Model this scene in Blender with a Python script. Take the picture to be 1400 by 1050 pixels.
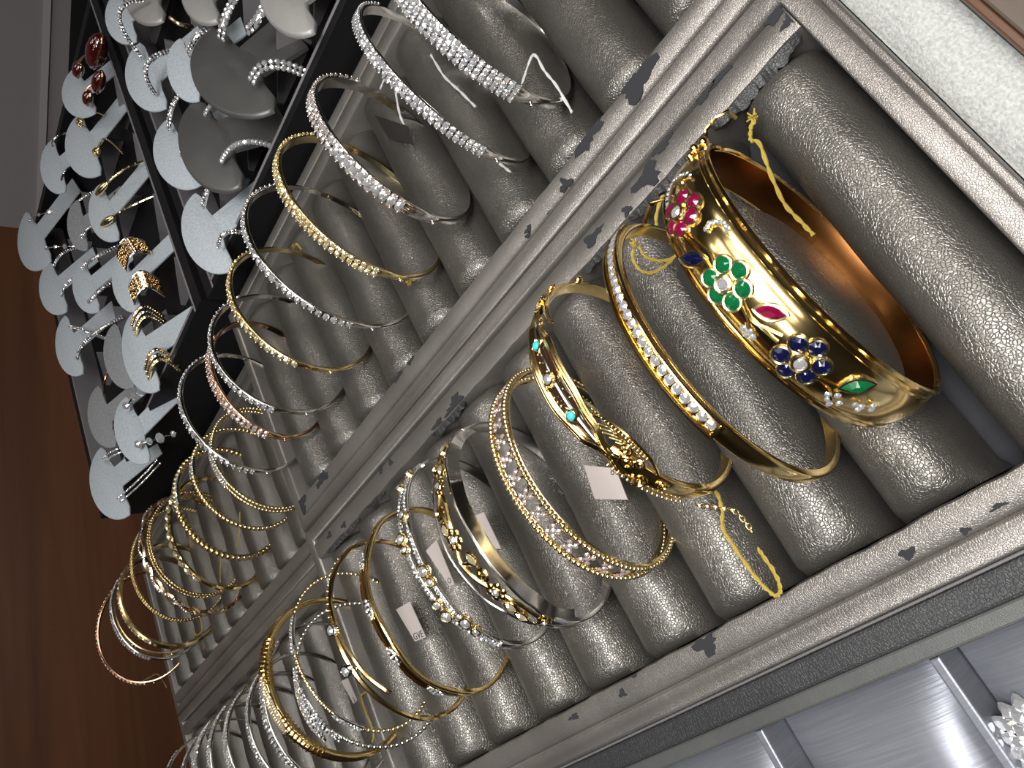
import bpy, math, random
from mathutils import Vector, Matrix
random.seed(7)
for o in list(bpy.data.objects):
    bpy.data.objects.remove(o)
SC = bpy.context.scene
COL = SC.collection
U = 0.01                      # everything below is written in centimetres
PI = math.pi

# ------------------------------------------------------------------ camera
cam_d = bpy.data.cameras.new('camera')
cam = bpy.data.objects.new('camera', cam_d)
COL.objects.link(cam)
SC.camera = cam
CR = [[-0.4274155, -0.5592383, -0.7103299], [-0.8081280, 0.5885621, 0.0228907], [0.4052718, 0.5838212, -0.7034966]]
CP = Vector((-7.72806, -2.88274, 12.17001))
m = Matrix(((CR[0][0], -CR[1][0], -CR[2][0], CP.x * U), (CR[0][1], -CR[1][1], -CR[2][1], CP.y * U), (CR[0][2], -CR[1][2], -CR[2][2], CP.z * U), (0, 0, 0, 1)))
cam.matrix_world = m
cam_d.sensor_fit = 'HORIZONTAL'
cam_d.sensor_width = 36
cam_d.lens = 994.488 / 1400 * 36
cam_d.clip_start = 0.005
cam_d.clip_end = 50

# ------------------------------------------------------------------ light and exposure
SC.view_settings.view_transform = 'Standard'
SC.view_settings.look = 'None'
SC.view_settings.gamma = 1
SC.view_settings.use_curve_mapping = False
SC.view_settings.exposure = 0.0
W = bpy.data.worlds.new('world')
SC.world = W
W.use_nodes = True
W.node_tree.nodes['Background'].inputs[0].default_value = (0.9, 0.95, 1.0, 1)
W.node_tree.nodes['Background'].inputs[1].default_value = 0.05

def area(name, loc, target, sx, sy, power, color):
    d = bpy.data.lights.new(name, 'AREA')
    d.shape = 'RECTANGLE'
    d.size = sx * U
    d.size_y = sy * U
    d.energy = power
    d.color = color
    o = bpy.data.objects.new(name, d)
    COL.objects.link(o)
    o.location = Vector(loc) * U
    o.rotation_euler = (Vector(target) - Vector(loc)).to_track_quat('-Z', 'Y').to_euler()
    return o
area('overhead_panel', (-8, -6, 32), (-8, -1, 0), 14, 14, 1.75, (0.98, 0.98, 0.96))
area('showcase_led_bar', (0, -15, 22), (-3, 5, 0), 36, 3, 0.33, (1.0, 0.95, 0.87))
area('counter_lamp', (-36, 6, 50), (-3, 8, 0), 9, 9, 0.62, (0.92, 0.97, 1.0))
for i, (x, y) in enumerate(((-70, -40), (-20, -55), (35, -45), (75, 0), (-75, 30), (-25, 20), (30, 15), (-60, 60), (85, 45), (-5, -90), (60, -85), (-95, -80))):
    area('added_spot', (x, y, 150), (x * 0.3, y * 0.3 + 6, 0), 7, 7, 0.38, ((1.0, 0.93, 0.82), (0.95, 0.97, 1.0))[i % 2])  # unseen spots added for sparkle on stones and gold

# ------------------------------------------------------------------ materials
MATS = {}
def mat(name, color, metallic=0.0, rough=0.5, spec=0.5, coat=0.0, build=None, emit=None):
    if name in MATS:
        return MATS[name]
    M = bpy.data.materials.new(name)
    M.use_nodes = True
    nt = M.node_tree
    b = nt.nodes['Principled BSDF']
    b.inputs['Base Color'].default_value = (*color, 1)
    b.inputs['Metallic'].default_value = metallic
    b.inputs['Roughness'].default_value = rough
    b.inputs['Specular IOR Level'].default_value = spec
    b.inputs['Coat Weight'].default_value = coat
    b.inputs['Coat Roughness'].default_value = 0.03
    if emit:
        b.inputs['Emission Color'].default_value = (*emit[0], 1)
        b.inputs['Emission Strength'].default_value = emit[1]
    if build:
        build(nt, b)
    MATS[name] = M
    return M
def N(nt, typ, **kw):
    n = nt.nodes.new(typ)
    for k, v in kw.items():
        if k in n.inputs:
            n.inputs[k].default_value = v
        else:
            setattr(n, k, v)
    return n
def coords(nt, scale=(1, 1, 1)):
    tc = N(nt, 'ShaderNodeTexCoord')
    mp = N(nt, 'ShaderNodeMapping')
    mp.inputs['Scale'].default_value = scale
    nt.links.new(tc.outputs['Object'], mp.inputs['Vector'])
    return mp.outputs['Vector']
def ramp(nt, fac, stops):
    r = N(nt, 'ShaderNodeValToRGB')
    cr = r.color_ramp
    while len(cr.elements) < len(stops):
        cr.elements.new(0.5)
    for e, (p, c) in zip(cr.elements, stops):
        e.position = p
        e.color = (*c, 1)
    nt.links.new(fac, r.inputs['Fac'])
    return r.outputs['Color']
def leather(scale, strength, c0, c1, rvar=0.1):
    def f(nt, b):
        v = coords(nt)
        warp = N(nt, 'ShaderNodeTexNoise', Scale=scale * 0.35, Detail=2.0)
        nt.links.new(v, warp.inputs['Vector'])
        mix = N(nt, 'ShaderNodeMixRGB')
        mix.inputs[0].default_value = 0.0006
        mix.blend_type = 'ADD'
        nt.links.new(v, mix.inputs[1])
        nt.links.new(warp.outputs['Color'], mix.inputs[2])
        vo = N(nt, 'ShaderNodeTexVoronoi', Scale=scale, feature='DISTANCE_TO_EDGE')
        nt.links.new(mix.outputs[0], vo.inputs['Vector'])
        cl = N(nt, 'ShaderNodeMath', operation='MINIMUM')
        nt.links.new(vo.outputs['Distance'], cl.inputs[0])
        cl.inputs[1].default_value = 0.16
        bump = N(nt, 'ShaderNodeBump', Strength=strength, Distance=0.0006)
        nt.links.new(cl.outputs[0], bump.inputs['Height'])
        n2 = N(nt, 'ShaderNodeTexNoise', Scale=45.0, Detail=4.0)
        nt.links.new(v, n2.inputs['Vector'])
        b2 = N(nt, 'ShaderNodeBump', Strength=0.25, Distance=0.002)
        nt.links.new(n2.outputs['Fac'], b2.inputs['Height'])
        nt.links.new(bump.outputs['Normal'], b2.inputs['Normal'])
        nt.links.new(b2.outputs['Normal'], b.inputs['Normal'])
        nt.links.new(ramp(nt, n2.outputs['Fac'], [(0.3, c0), (0.7, c1)]), b.inputs['Base Color'])
    return f
ROLL = mat('pewter_leather', (0.3, 0.28, 0.25), 0.72, 0.33, build=leather(1800, 0.48, (0.115, 0.107, 0.097), (0.165, 0.153, 0.139)))
RIM = mat('rim_leather', (0.3, 0.28, 0.25), 0.72, 0.42, build=leather(2500, 0.36, (0.20, 0.184, 0.17), (0.28, 0.258, 0.24)))
BLACKLEATHER = mat('black_leather', (0.03, 0.03, 0.032), 0.0, 0.5, build=leather(1700, 0.5, (0.02, 0.02, 0.021), (0.034, 0.034, 0.035)))
TORN = mat('torn_backing', (0.03, 0.03, 0.033), 0, 0.95, 0.1)
def silk(nt, b):
    v = coords(nt, (2600, 70, 60))
    n = N(nt, 'ShaderNodeTexNoise', Scale=1.0, Detail=3.0)
    nt.links.new(v, n.inputs['Vector'])
    bm = N(nt, 'ShaderNodeBump', Strength=0.12, Distance=0.0004)
    nt.links.new(n.outputs['Fac'], bm.inputs['Height'])
    nt.links.new(bm.outputs['Normal'], b.inputs['Normal'])
    nt.links.new(ramp(nt, n.outputs['Fac'], [(0.25, (0.165, 0.173, 0.198)), (0.75, (0.215, 0.223, 0.252))]), b.inputs['Base Color'])
SILK = mat('silver_silk', (0.5, 0.51, 0.54), 0.45, 0.4, build=silk)
def fuzz(c0, c1, sc=900):
    def f(nt, b):
        v = coords(nt)
        n = N(nt, 'ShaderNodeTexNoise', Scale=sc, Detail=4.0)
        nt.links.new(v, n.inputs['Vector'])
        bm = N(nt, 'ShaderNodeBump', Strength=0.6, Distance=0.0006)
        nt.links.new(n.outputs['Fac'], bm.inputs['Height'])
        nt.links.new(bm.outputs['Normal'], b.inputs['Normal'])
        nt.links.new(ramp(nt, n.outputs['Fac'], [(0.3, c0), (0.7, c1)]), b.inputs['Base Color'])
    return f
FELT = mat('silver_felt_card', (0.45, 0.48, 0.52), 0.1, 0.8, build=fuzz((0.34, 0.375, 0.41), (0.43, 0.465, 0.50)))
STANDLEATHER = mat('grey_stand_leather', (0.2, 0.195, 0.19), 0.45, 0.38, build=leather(2600, 0.15, (0.10, 0.097, 0.094), (0.13, 0.126, 0.122)))
DIMFELT = mat('dark_dimmed_felt', (0.2, 0.2, 0.21), 0.1, 0.8, build=fuzz((0.17, 0.175, 0.185), (0.24, 0.245, 0.255)))  # dark grey felt; tone also stands in for light weakening to the left
PALELEATHER = mat('pale_stand_leather', (0.35, 0.34, 0.33), 0.35, 0.42, build=leather(2600, 0.3, (0.30, 0.29, 0.28), (0.38, 0.37, 0.355)))
PLUSH = mat('white_plush', (0.6, 0.61, 0.58), 0, 0.95, build=fuzz((0.30, 0.305, 0.295), (0.46, 0.465, 0.45), 1600))
BLACK = mat('black_plastic', (0.006, 0.006, 0.007), 0, 0.55, 0.2)
GREYPL = mat('grey_plastic', (0.16, 0.15, 0.155), 0, 0.5)
def wood(c0, c1, c2, sc):
    def f(nt, b):
        v = coords(nt, sc)
        n = N(nt, 'ShaderNodeTexNoise', Scale=1.0, Detail=6.0, Roughness=0.6, Distortion=0.6)
        nt.links.new(v, n.inputs['Vector'])
        nt.links.new(ramp(nt, n.outputs['Fac'], [(0.3, c0), (0.5, c1), (0.72, c2)]), b.inputs['Base Color'])
    return f
WOOD = mat('dark_red_wood', (0.1, 0.04, 0.02), 0, 0.45, build=wood((0.060, 0.021, 0.009), (0.105, 0.038, 0.015), (0.15, 0.058, 0.024), (2.2, 1, 34)))
WOODR = mat('brown_rail_wood', (0.2, 0.12, 0.08), 0, 0.5, build=wood((0.040, 0.027, 0.019), (0.068, 0.047, 0.034), (0.095, 0.068, 0.05), (6, 90, 60)))
WOODE = mat('rail_edge_wood', (0.085, 0.034, 0.015), 0, 0.4)
STRIPG = mat('strip_grey_leather', (0.1, 0.1, 0.1), 0.3, 0.5, build=leather(2600, 0.2, (0.075, 0.075, 0.073), (0.10, 0.10, 0.097)))
GREYWALL = mat('grey_panel_paint', (0.20, 0.175, 0.18), 0, 0.6)
PALE = mat('pale_strip', (0.30, 0.28, 0.28), 0, 0.4)
GOLD = mat('yellow_gold', (1.0, 0.75, 0.33), 1.0, 0.15)
PALEGOLD = mat('pale_gold', (1.0, 0.82, 0.46), 1.0, 0.2)
ROSE = mat('rose_gold', (0.90, 0.58, 0.38), 1.0, 0.15)
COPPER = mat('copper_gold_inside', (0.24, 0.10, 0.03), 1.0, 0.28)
WHITEGOLD = mat('white_gold', (0.80, 0.78, 0.75), 1.0, 0.14)
DIA = mat('diamond_facets', (0.97, 0.97, 1.0), 0.78, 0.04, 1.0, 1.0)
DIAY = mat('champagne_facets', (1.0, 0.88, 0.60), 0.75, 0.05, 1.0, 1.0)
DIAP = mat('pink_facets', (0.98, 0.86, 0.84), 0.75, 0.05, 1.0, 1.0)
RUBY = mat('ruby', (0.17, 0.003, 0.032), 0.15, 0.08, 0.6, 0.4)
EMER = mat('emerald', (0.004, 0.10, 0.032), 0.15, 0.08, 0.6, 0.4)
SAPH = mat('sapphire', (0.004, 0.005, 0.030), 0.15, 0.08, 0.6, 0.4)
TURQ = mat('turquoise', (0.04, 0.46, 0.55), 0.0, 0.2, 0.5, 0.5)
GARNET = mat('garnet_cabochon', (0.05, 0.004, 0.004), 0.0, 0.06, 0.8, 1.0)
DARKPANEL = mat('dark_bronze_enamel', (0.045, 0.026, 0.015), 0.4, 0.08, 0.8, 1.0)
YTHREAD = mat('yellow_thread', (0.34, 0.24, 0.035), 0, 0.8)
WTHREAD = mat('white_thread', (0.50, 0.49, 0.48), 0, 0.8)
BTHREAD = mat('brown_thread', (0.22, 0.15, 0.06), 0, 0.8)
PAPER = mat('pinkish_grey_paper', (0.40, 0.35, 0.33), 0, 0.7)
DARKCARD = mat('dark_tag_plastic', (0.022, 0.020, 0.018), 0, 0.35)
INK = mat('black_ink', (0.015, 0.013, 0.013), 0, 0.8)
CEIL = mat('ceiling_paint', (0.26, 0.255, 0.245), 0, 0.9)
WALLP = mat('shop_wall_paint', (0.17, 0.15, 0.125), 0, 0.8)
CARPET = mat('shop_carpet', (0.08, 0.07, 0.065), 0, 0.95)
ADDEDGLOW = mat('added_panel_glow', (1, 1, 1), 0, 0.5, emit=((1.0, 0.96, 0.9), 2.0))  # glow of the added ceiling panels

# ------------------------------------------------------------------ mesh helpers
class MB:
    def __init__(s):
        s.v = []
        s.f = []
    def add(s, vs, fs):
        b = len(s.v)
        s.v.extend(vs)
        s.f.extend([tuple(b + i for i in f) for f in fs])
    def box(s, x0, x1, y0, y1, z0, z1, bev=0.0):
        if bev <= 0:
            vs = [(x, y, z) for z in (z0, z1) for x, y in ((x0, y0), (x1, y0), (x1, y1), (x0, y1))]
            s.add(vs, [(3, 2, 1, 0), (4, 5, 6, 7), (0, 1, 5, 4), (1, 2, 6, 5), (2, 3, 7, 6), (3, 0, 4, 7)])
            return
        rings = [(z0, 0), (z1 - bev, 0), (z1 - bev * 0.3, bev * 0.3), (z1, bev)]
        vs = []
        for z, i in rings:
            vs += [(x0 + i, y0 + i, z), (x1 - i, y0 + i, z), (x1 - i, y1 - i, z), (x0 + i, y1 - i, z)]
        fs = [(3, 2, 1, 0), (12, 13, 14, 15)]
        for r in range(3):
            for k in range(4):
                a, c = r * 4 + k, r * 4 + (k + 1) % 4
                fs.append((a, c, c + 4, a + 4))
        s.add(vs, fs)
    def sweep(s, rings, closed=False, cap=True):
        n = len(rings[0])
        vs = [p for r in rings for p in r]
        fs = []
        L = len(rings)
        for i in range(L if closed else L - 1):
            j = (i + 1) % L
            for k in range(n):
                l = (k + 1) % n
                fs.append((i * n + k, i * n + l, j * n + l, j * n + k))
        if cap and not closed:
            fs.append(tuple(range(n - 1, -1, -1)))
            fs.append(tuple((L - 1) * n + k for k in range(n)))
        s.add(vs, fs)
    def tube(s, pts, rad, n=6, closed=False):
        P = [Vector(p) for p in pts]
        L = len(P)
        rs = rad if isinstance(rad, (list, tuple)) else [rad] * L
        rings = []
        up = Vector((0.13, 0.27, 0.95)).normalized()
        for i in range(L):
            a = P[(i - 1) % L] if closed or i > 0 else P[0]
            c = P[(i + 1) % L] if closed or i < L - 1 else P[-1]
            t = (c - a)
            t = t.normalized() if t.length > 1e-9 else Vector((1, 0, 0))
            x = t.cross(up)
            if x.length < 0.05:
                x = t.cross(Vector((1, 0, 0)))
            x.normalize()
            y = x.cross(t)
            rings.append([tuple(P[i] + (x * math.cos(q) + y * math.sin(q)) * rs[i]) for q in (2 * PI * k / n for k in range(n))])
        s.sweep(rings, closed)
    def ball(s, c, r, sc=(1, 1, 1), nu=8, nv=5, M=None):
        c = Vector(c)
        vs = []
        for j in range(1, nv):
            th = PI * j / nv
            for i in range(nu):
                ph = 2 * PI * i / nu
                vs.append(Vector((r * sc[0] * math.sin(th) * math.cos(ph), r * sc[1] * math.sin(th) * math.sin(ph), r * sc[2] * math.cos(th))))
        vs += [Vector((0, 0, r * sc[2])), Vector((0, 0, -r * sc[2]))]
        if M:
            vs = [M @ v for v in vs]
        vs = [tuple(v + c) for v in vs]
        T, B = len(vs) - 2, len(vs) - 1
        fs = []
        for i in range(nu):
            k = (i + 1) % nu
            fs.append((T, i, k))
            fs.append((B, (nv - 2) * nu + k, (nv - 2) * nu + i))
            for j in range(nv - 2):
                fs.append((j * nu + i, (j + 1) * nu + i, (j + 1) * nu + k, j * nu + k))
        s.add(vs, fs)
    def gem(s, c, nrm, r, sx=1.0, sy=1.0, tan=None, marquise=False, n=8, dep=0.5):
        c = Vector(c)
        M = basis(nrm, tan)
        spin = random.random() if not marquise else 0
        def rim(rad, z, off):
            out = []
            for k in range(n):
                q = 2 * PI * (k + off) / n + spin
                x, y = math.cos(q), math.sin(q)
                if marquise:
                    y = math.copysign(0.56 * (1 - x * x), y)
                out.append(tuple(c + M @ Vector((x * rad * sx, y * rad * sy, z))))
            return out
        g = rim(r, 0, 0)
        t = rim(r * 0.46, r * 0.40, 0.5)
        lo = tuple(c + M @ Vector((0, 0, -r * dep)))
        vs = g + t + [lo]
        fs = [tuple(range(n, 2 * n))]
        for k in range(n):
            l = (k + 1) % n
            fs += [(k, l, n + k), (n + k, l, n + l), (l, k, 2 * n)]
        s.add(vs, fs)
    def torus(s, c, nrm, R, r, sx=1.0, sy=1.0, tan=None, marquise=False, n=14, m=5):
        c = Vector(c)
        M = basis(nrm, tan)
        pts = []
        for k in range(n):
            q = 2 * PI * k / n
            x, y = math.cos(q), math.sin(q)
            if marquise:
                y = math.copysign(0.56 * (1 - x * x), y)
            pts.append(c + M @ Vector((x * R * sx, y * R * sy, 0)))
        s.tube(pts, r, m, True)
def basis(nrm, tan=None):
    z = Vector(nrm).normalized()
    x = Vector(tan) if tan is not None else Vector((0, 0, 1)).cross(z)
    x = x - z * x.dot(z)
    if x.length < 1e-3:
        x = Vector((1, 0, 0)) - z * z.x
    x.normalize()
    y = z.cross(x)
    return Matrix((x, y, z)).transposed()

def obj(name, mb, material, parent=None, smooth=True, kind=None, label=None):
    me = bpy.data.meshes.new(name)
    me.from_pydata([(p[0] * U, p[1] * U, p[2] * U) for p in mb.v], [], mb.f)
    me.materials.append(material)
    if smooth is True:
        me.polygons.foreach_set('use_smooth', [True] * len(me.polygons))
        me.set_sharp_from_angle(angle=math.radians(50))
    me.update()
    o = bpy.data.objects.new(name, me)
    COL.objects.link(o)
    if parent:
        o.parent = parent
    if kind:
        o['kind'] = kind
    if label:
        o['label'] = label
    return o
def thing(name, label, cat, loc=(0, 0, 0), group=None, rot=None):
    o = bpy.data.objects.new(name, None)
    o.empty_display_size = 0.01
    COL.objects.link(o)
    if rot is not None:
        o.matrix_world = Matrix.Translation(Vector(loc) * U) @ rot.to_4x4()
    else:
        o.location = Vector(loc) * U
    o['label'] = label
    o['category'] = cat
    if group:
        o['group'] = group
    return o
def tag(o, label, cat, group=None):
    o['label'] = label
    o['category'] = cat
    if group:
        o['group'] = group
    return o
def dup(o, parent, mw=None):
    c = o.copy()
    COL.objects.link(c)
    c.parent = parent
    return c
def struct(name, mb, m_, parent=None, smooth=False):
    o = obj(name, mb, m_, parent, smooth)
    if parent is None:
        o['kind'] = 'structure'
    return o
def boxo(name, b, material, parent=None, bev=0.0, **kw):
    q = MB()
    q.box(*b, bev)
    return obj(name, q, material, parent, False, **kw)

BG = {
  'A1': [-3.703, 0.234, 0.837, 0.047, -0.021, 2.514, 2.173, 0.283],
  'A2': [-3.768, 1.81, 1.065, 0.028, -0.01, 2.576, 2.237, -0.004],
  'A3': [-3.127, 3.785, 0.853, 0.064, 0.006, 2.407, 2.082, -0.014],
  'A4': [-3.719, 5.935, 0.73, 0.008, 0.024, 2.333, 1.985, -0.032],
  'A5': [-3.798, 7.898, 0.836, -0.005, 0.031, 2.423, 2.075, -0.008],
  'A6': [-3.592, 9.688, 0.829, -0.119, 0.033, 2.406, 2.061, -0.011],
  'A7': [-3.882, 11.811, 0.784, -0.047, 0.003, 2.413, 2.06, -0.017],
  'A8': [-3.834, 13.616, 0.831, -0.127, 0.041, 2.469, 2.119, -0.001],
  'A9': [-3.595, 15.886, 0.795, -0.024, 0.109, 2.375, 2.042, 0.019],
  'A10': [-3.696, 17.791, 0.725, 0.054, 0.125, 2.439, 2.121, 0.041],
  'A11': [-4.167, 16.279, 0.652, 0.149, 0.266, 2.261, 1.957, 0.03],
  'W7': [-3.802, 21.006, -0.491, -0.053, 0.017, 2.682, 2.342, 0.006],
  'W1': [-3.878, 23.112, -0.675, -0.01, 0.133, 2.527, 2.215, 0.034],
  'W2': [-3.869, 25.243, -0.665, 0.046, 0.126, 2.515, 2.219, 0.032],
  'W3': [-3.88, 27.171, -0.672, 0.025, 0.041, 2.559, 2.232, 0.012],
  'W4': [-3.913, 29.014, -0.636, -0.057, 0.06, 2.567, 2.23, 0.024],
  'W5': [-3.95, 31.066, -0.706, -0.018, 0.012, 2.562, 2.217, 0.005],
  'W6': [-3.849, 33.108, -0.584, -0.012, 0.026, 2.598, 2.264, 0.017],
  'B1': [5.675, 2.105, 1.184, -0.002, -0.032, 2.765, 2.385, 0.008],
  'B2': [5.638, 3.841, 0.991, -0.08, 0.041, 2.689, 2.279, 0.006],
  'B3': [5.937, 6.113, 1.083, -0.065, 0.036, 2.611, 2.194, -0.022],
  'B4': [5.873, 8.005, 1.093, -0.007, 0.034, 2.688, 2.3, 0.005],
  'B5': [5.799, 9.82, 1.145, 0.006, 0.047, 2.799, 2.462, 0.025],
  'B6': [5.918, 12.266, 0.986, 0.049, 0.07, 2.571, 2.152, -0.038],
  'B7': [5.869, 14.411, 0.862, 0.145, 0.083, 2.546, 2.119, -0.033],
  'B8': [5.938, 15.978, 0.673, -0.051, 0.015, 2.435, 1.96, -0.086],
  'B9': [5.92, 17.884, 0.799, -0.022, 0.055, 2.583, 2.17, -0.026],
  'C1': [5.734, 21.078, -1.084, -0.005, 0.103, 2.476, 2.044, -0.039],
  'C2': [5.907, 22.809, -1.007, -0.012, 0.108, 2.516, 2.11, -0.031],
  'C3': [5.868, 24.795, -1.004, -0.045, 0.024, 2.631, 2.236, -0.018],
  'C4': [5.445, 26.697, -1.032, -0.164, -0.048, 2.636, 2.187, -0.041],
  'C5': [6.054, 28.915, -0.927, -0.059, -0.027, 2.554, 2.123, -0.063],
  'C6': [5.413, 28.462, -0.542, -0.285, -0.001, 2.885, 2.488, 0.039],
  'C7': [6.083, 30.991, -0.83, 0.01, -0.148, 2.701, 2.223, -0.11],
  'C8': [5.504, 33.21, -0.827, 0.046, 0.046, 2.659, 2.266, 0.009],
  'C9': [5.827, 35.166, -0.915, 0.043, 0.014, 2.585, 2.165, -0.035],
  'C10': [5.636, 35.136, -0.83, 0.011, -0.006, 2.644, 2.218, -0.018],
  'C11': [5.844, 38.076, -0.951, 0.478, -0.084, 2.866, 2.341, -0.076],
}
STANDS=[
  ["S1", [30.15, 21.96, 1.5], [25.58, 21.08, 1.5], [31.37, 20.91, 0.0]],
  ["S2", [27.68, 22.89, 1.5], [22.78, 22.43, 1.5], [26.78, 20.8, 0.0]],
  ["S3", [30.85, 27.26, 1.5], [26.71, 27.27, 1.5], [30.98, 27.39, 0.0]],
  ["S4", [32.51, 34.46, 1.5], [26.1, 31.98, 1.5], [30.11, 29.56, 0.0]],
  ["S5", [24.67, 25.89, 1.5], [21.57, 26.36, 1.5], [26.2, 27.26, 0.0]],
  ["S6", [22.44, 22.72, 1.5], [18.55, 22.47, 1.5], [21.86, 20.69, 0.0]],
  ["S7", [26.29, 32.25, 1.5], [21.75, 31.28, 1.5], [24.47, 29.48, 0.0]],
  ["S8", [21.74, 27.23, 1.5], [18.02, 26.86, 1.5], [21.48, 26.53, 0.0]],
  ["S9", [17.72, 22.5, 1.5], [14.34, 22.45, 1.5], [16.82, 20.34, 0.0]],
  ["S10", [21.77, 31.67, 1.5], [17.38, 31.05, 1.5], [19.99, 28.9, 0.0]],
  ["S11", [16.0, 25.34, 1.5], [12.21, 25.12, 1.5], None],
  ["S12", [14.76, 23.08, 1.5], [10.33, 22.73, 1.5], [12.42, 20.2, 0.0]],
  ["S13", [15.34, 29.33, 1.5], [11.61, 28.96, 1.5], [15.51, 30.4, 0.0]],
  ["S14", [12.46, 26.19, 1.5], [8.65, 25.59, 1.5], [11.54, 24.38, 0.0]],
  ["S15", [12.78, 30.92, 1.5], [8.17, 29.32, 1.5], [11.14, 29.83, 0.0]],
  ["R1", [26.97, 15.53, 1.5], [23.23, 15.41, 1.5], None],
  ["R2", [22.81, 15.18, 1.5], [18.37, 14.96, 1.5], [23.49, 14.48, 0.0]],
  ["R5", [19.21, 12.41, 1.5], [16.0, 12.72, 1.5], None],
  ["R6", [17.06, 10.45, 1.5], [11.25, 9.27, 1.5], [14.85, 8.44, 0.0]],
  ["R7", [16.31, 12.9, 1.5], [11.14, 12.32, 1.5], [13.2, 10.67, 0.0]],
  ["R8", [17.97, 15.2, 1.5], [13.59, 14.53, 1.5], None],
  ["R9", [13.71, 15.04, 1.5], [9.44, 14.5, 1.5], [13.26, 14.17, 0.0]],
  ["R3", [25.53, 13.47, 1.5], [21.37, 13.08, 1.5], None],
  ["R4", [20.3, 10.06, 1.5], [16.88, 10.04, 1.5], None],
  ["R10", [14.77, 6.51, 1.5], [11.04, 6.35, 1.5], None],
]
EAR={
  'S2a': [[26.28, 22.44, 1.72], [26.42, 21.7, 1.55], [26.4, 21.73, 0.8]],
  'S2b': [[23.06, 21.56, 1.72], [23.2, 20.69, 1.6], [22.86, 21.06, 0.8]],
  'S3a': [[29.68, 26.77, 1.72], [29.68, 26.03, 1.6], [30.02, 25.63, 0.6]],
  'S3b': [[26.99, 26.74, 1.72], [26.91, 26.15, 1.7], [27.24, 26.01, 1.4]],
  'S4a': [[30.5, 33.21, 1.72], [30.12, 32.12, 1.15], [29.83, 31.54, 0.3]],
  'S4b': [[26.48, 31.39, 1.72], [25.97, 30.66, 1.2], [25.71, 30.24, 0.3]],
  'S5a': [[24.64, 26.53, 1.72], [24.7, 25.6, 1.15], [24.95, 25.41, 0.6]],
  'S5b': [[22.12, 26.09, 1.72], [22.14, 25.29, 1.45], [22.38, 25.12, 0.85]],
  'S6a': [[21.49, 22.48, 1.72], [21.42, 21.24, 1.35], [21.72, 20.37, 0.3]],
  'S6b': [[19.79, 22.77, 1.72], [19.46, 21.55, 1.35], [19.44, 20.41, 0.3]],
  'S7a': [[24.62, 30.89, 1.72], [24.85, 30.09, 1.4], [25.17, 29.78, 0.55]],
  'S7b': [[22.39, 30.84, 1.72], [22.61, 29.94, 1.5], [22.97, 29.56, 0.85]],
  'S8a': [[20.78, 26.92, 1.72], [20.68, 25.92, 1.35], [20.94, 25.2, 0.3]],
  'S8b': [[18.86, 27.26, 1.72], [19.05, 26.4, 1.25], [19.62, 25.81, 0.35]],
  'S10a': [[20.18, 30.68, 1.72], [19.04, 29.68, 1.25], [17.92, 29.15, 0.3]],
  'S10b': [[17.96, 30.62, 1.72], [17.9, 28.81, 1.55], [18.15, 27.43, 0.3]],
  'S13a': [[13.97, 28.08, 1.72], [14.39, 27.14, 1.75], [14.79, 26.94, 1.25]],
  'S13b': [[11.98, 28.06, 1.72], [12.01, 27.39, 1.65], [12.33, 27.3, 1.3]],
  'S14a': [[11.66, 25.79, 1.72], [11.77, 24.95, 1.45], [11.88, 24.97, 0.85]],
  'S14b': [[9.53, 25.61, 1.72], [9.38, 25.0, 1.2], [9.52, 24.85, 0.4]],
  'S15a': [[11.61, 30.27, 1.72], [11.64, 29.55, 1.3], [11.72, 29.4, 0.55]],
  'S15b': [[9.07, 29.59, 1.72], [9.23, 28.42, 1.1], [9.81, 27.62, 0.3]],
  'R2a': [[19.1, 14.97, 1.72], [19.42, 13.98, 2.2], [19.73, 13.23, 1.2]],
  'R1a': [[21.51, 15.02, 1.72], [22.04, 13.87, 2.7], [22.39, 13.13, 1.95]],
  'R5a': [[17.5, 11.88, 1.72], [17.45, 11.13, 1.65], [17.73, 10.83, 1.1]],
  'R5b': [[15.73, 12.22, 1.72], [15.52, 11.63, 1.55], [15.75, 11.37, 0.85]],
  'R6a': [[15.43, 9.86, 1.72], [15.54, 9.17, 1.8], [16.03, 8.37, 1.45]],
  'R6b': [[14.01, 8.56, 1.72], [13.89, 7.89, 1.6], [14.43, 7.29, 1.35]],
  'R6c': [[12.55, 9.35, 1.72], [12.4, 8.54, 1.5], [12.23, 8.36, 0.4]],
  'R7a': [[14.65, 12.37, 1.72], [14.54, 11.64, 1.65], [14.92, 11.15, 1.1]],
  'R7b': [[12.4, 12.48, 1.72], [12.25, 11.42, 1.4], [11.97, 11.17, 0.3]],
  'R8a': [[16.88, 14.89, 1.72], [17.09, 13.95, 1.8], [17.58, 13.24, 1.3]],
  'R8b': [[14.49, 14.36, 1.72], [14.49, 13.94, 2.1], [14.73, 13.6, 1.55]],
  'R9a': [[12.29, 14.47, 1.72], [12.33, 13.77, 1.8], [12.88, 13.38, 1.45]],
  'R9b': [[10.29, 14.43, 1.72], [10.28, 13.74, 1.8], [10.38, 13.64, 1.1]],
  'R3a': [[20.03, 12.18, 1.72], [19.66, 12.11, 1.45], [19.75, 12.1, 1.0]],
  'S9a': [[16.77, 22.21, 1.72], [16.98, 21.27, 1.6], [16.94, 21.28, 0.8]],
  'S9b': [[14.88, 22.18, 1.72], [15.09, 21.31, 1.45], [14.78, 21.49, 0.7]],
  'S12a': [[13.64, 22.98, 1.72], [13.93, 22.05, 1.45], [13.56, 22.24, 0.65]],
  'S12b': [[11.23, 22.89, 1.72], [11.53, 21.94, 1.5], [11.16, 22.2, 0.7]],
}
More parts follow.
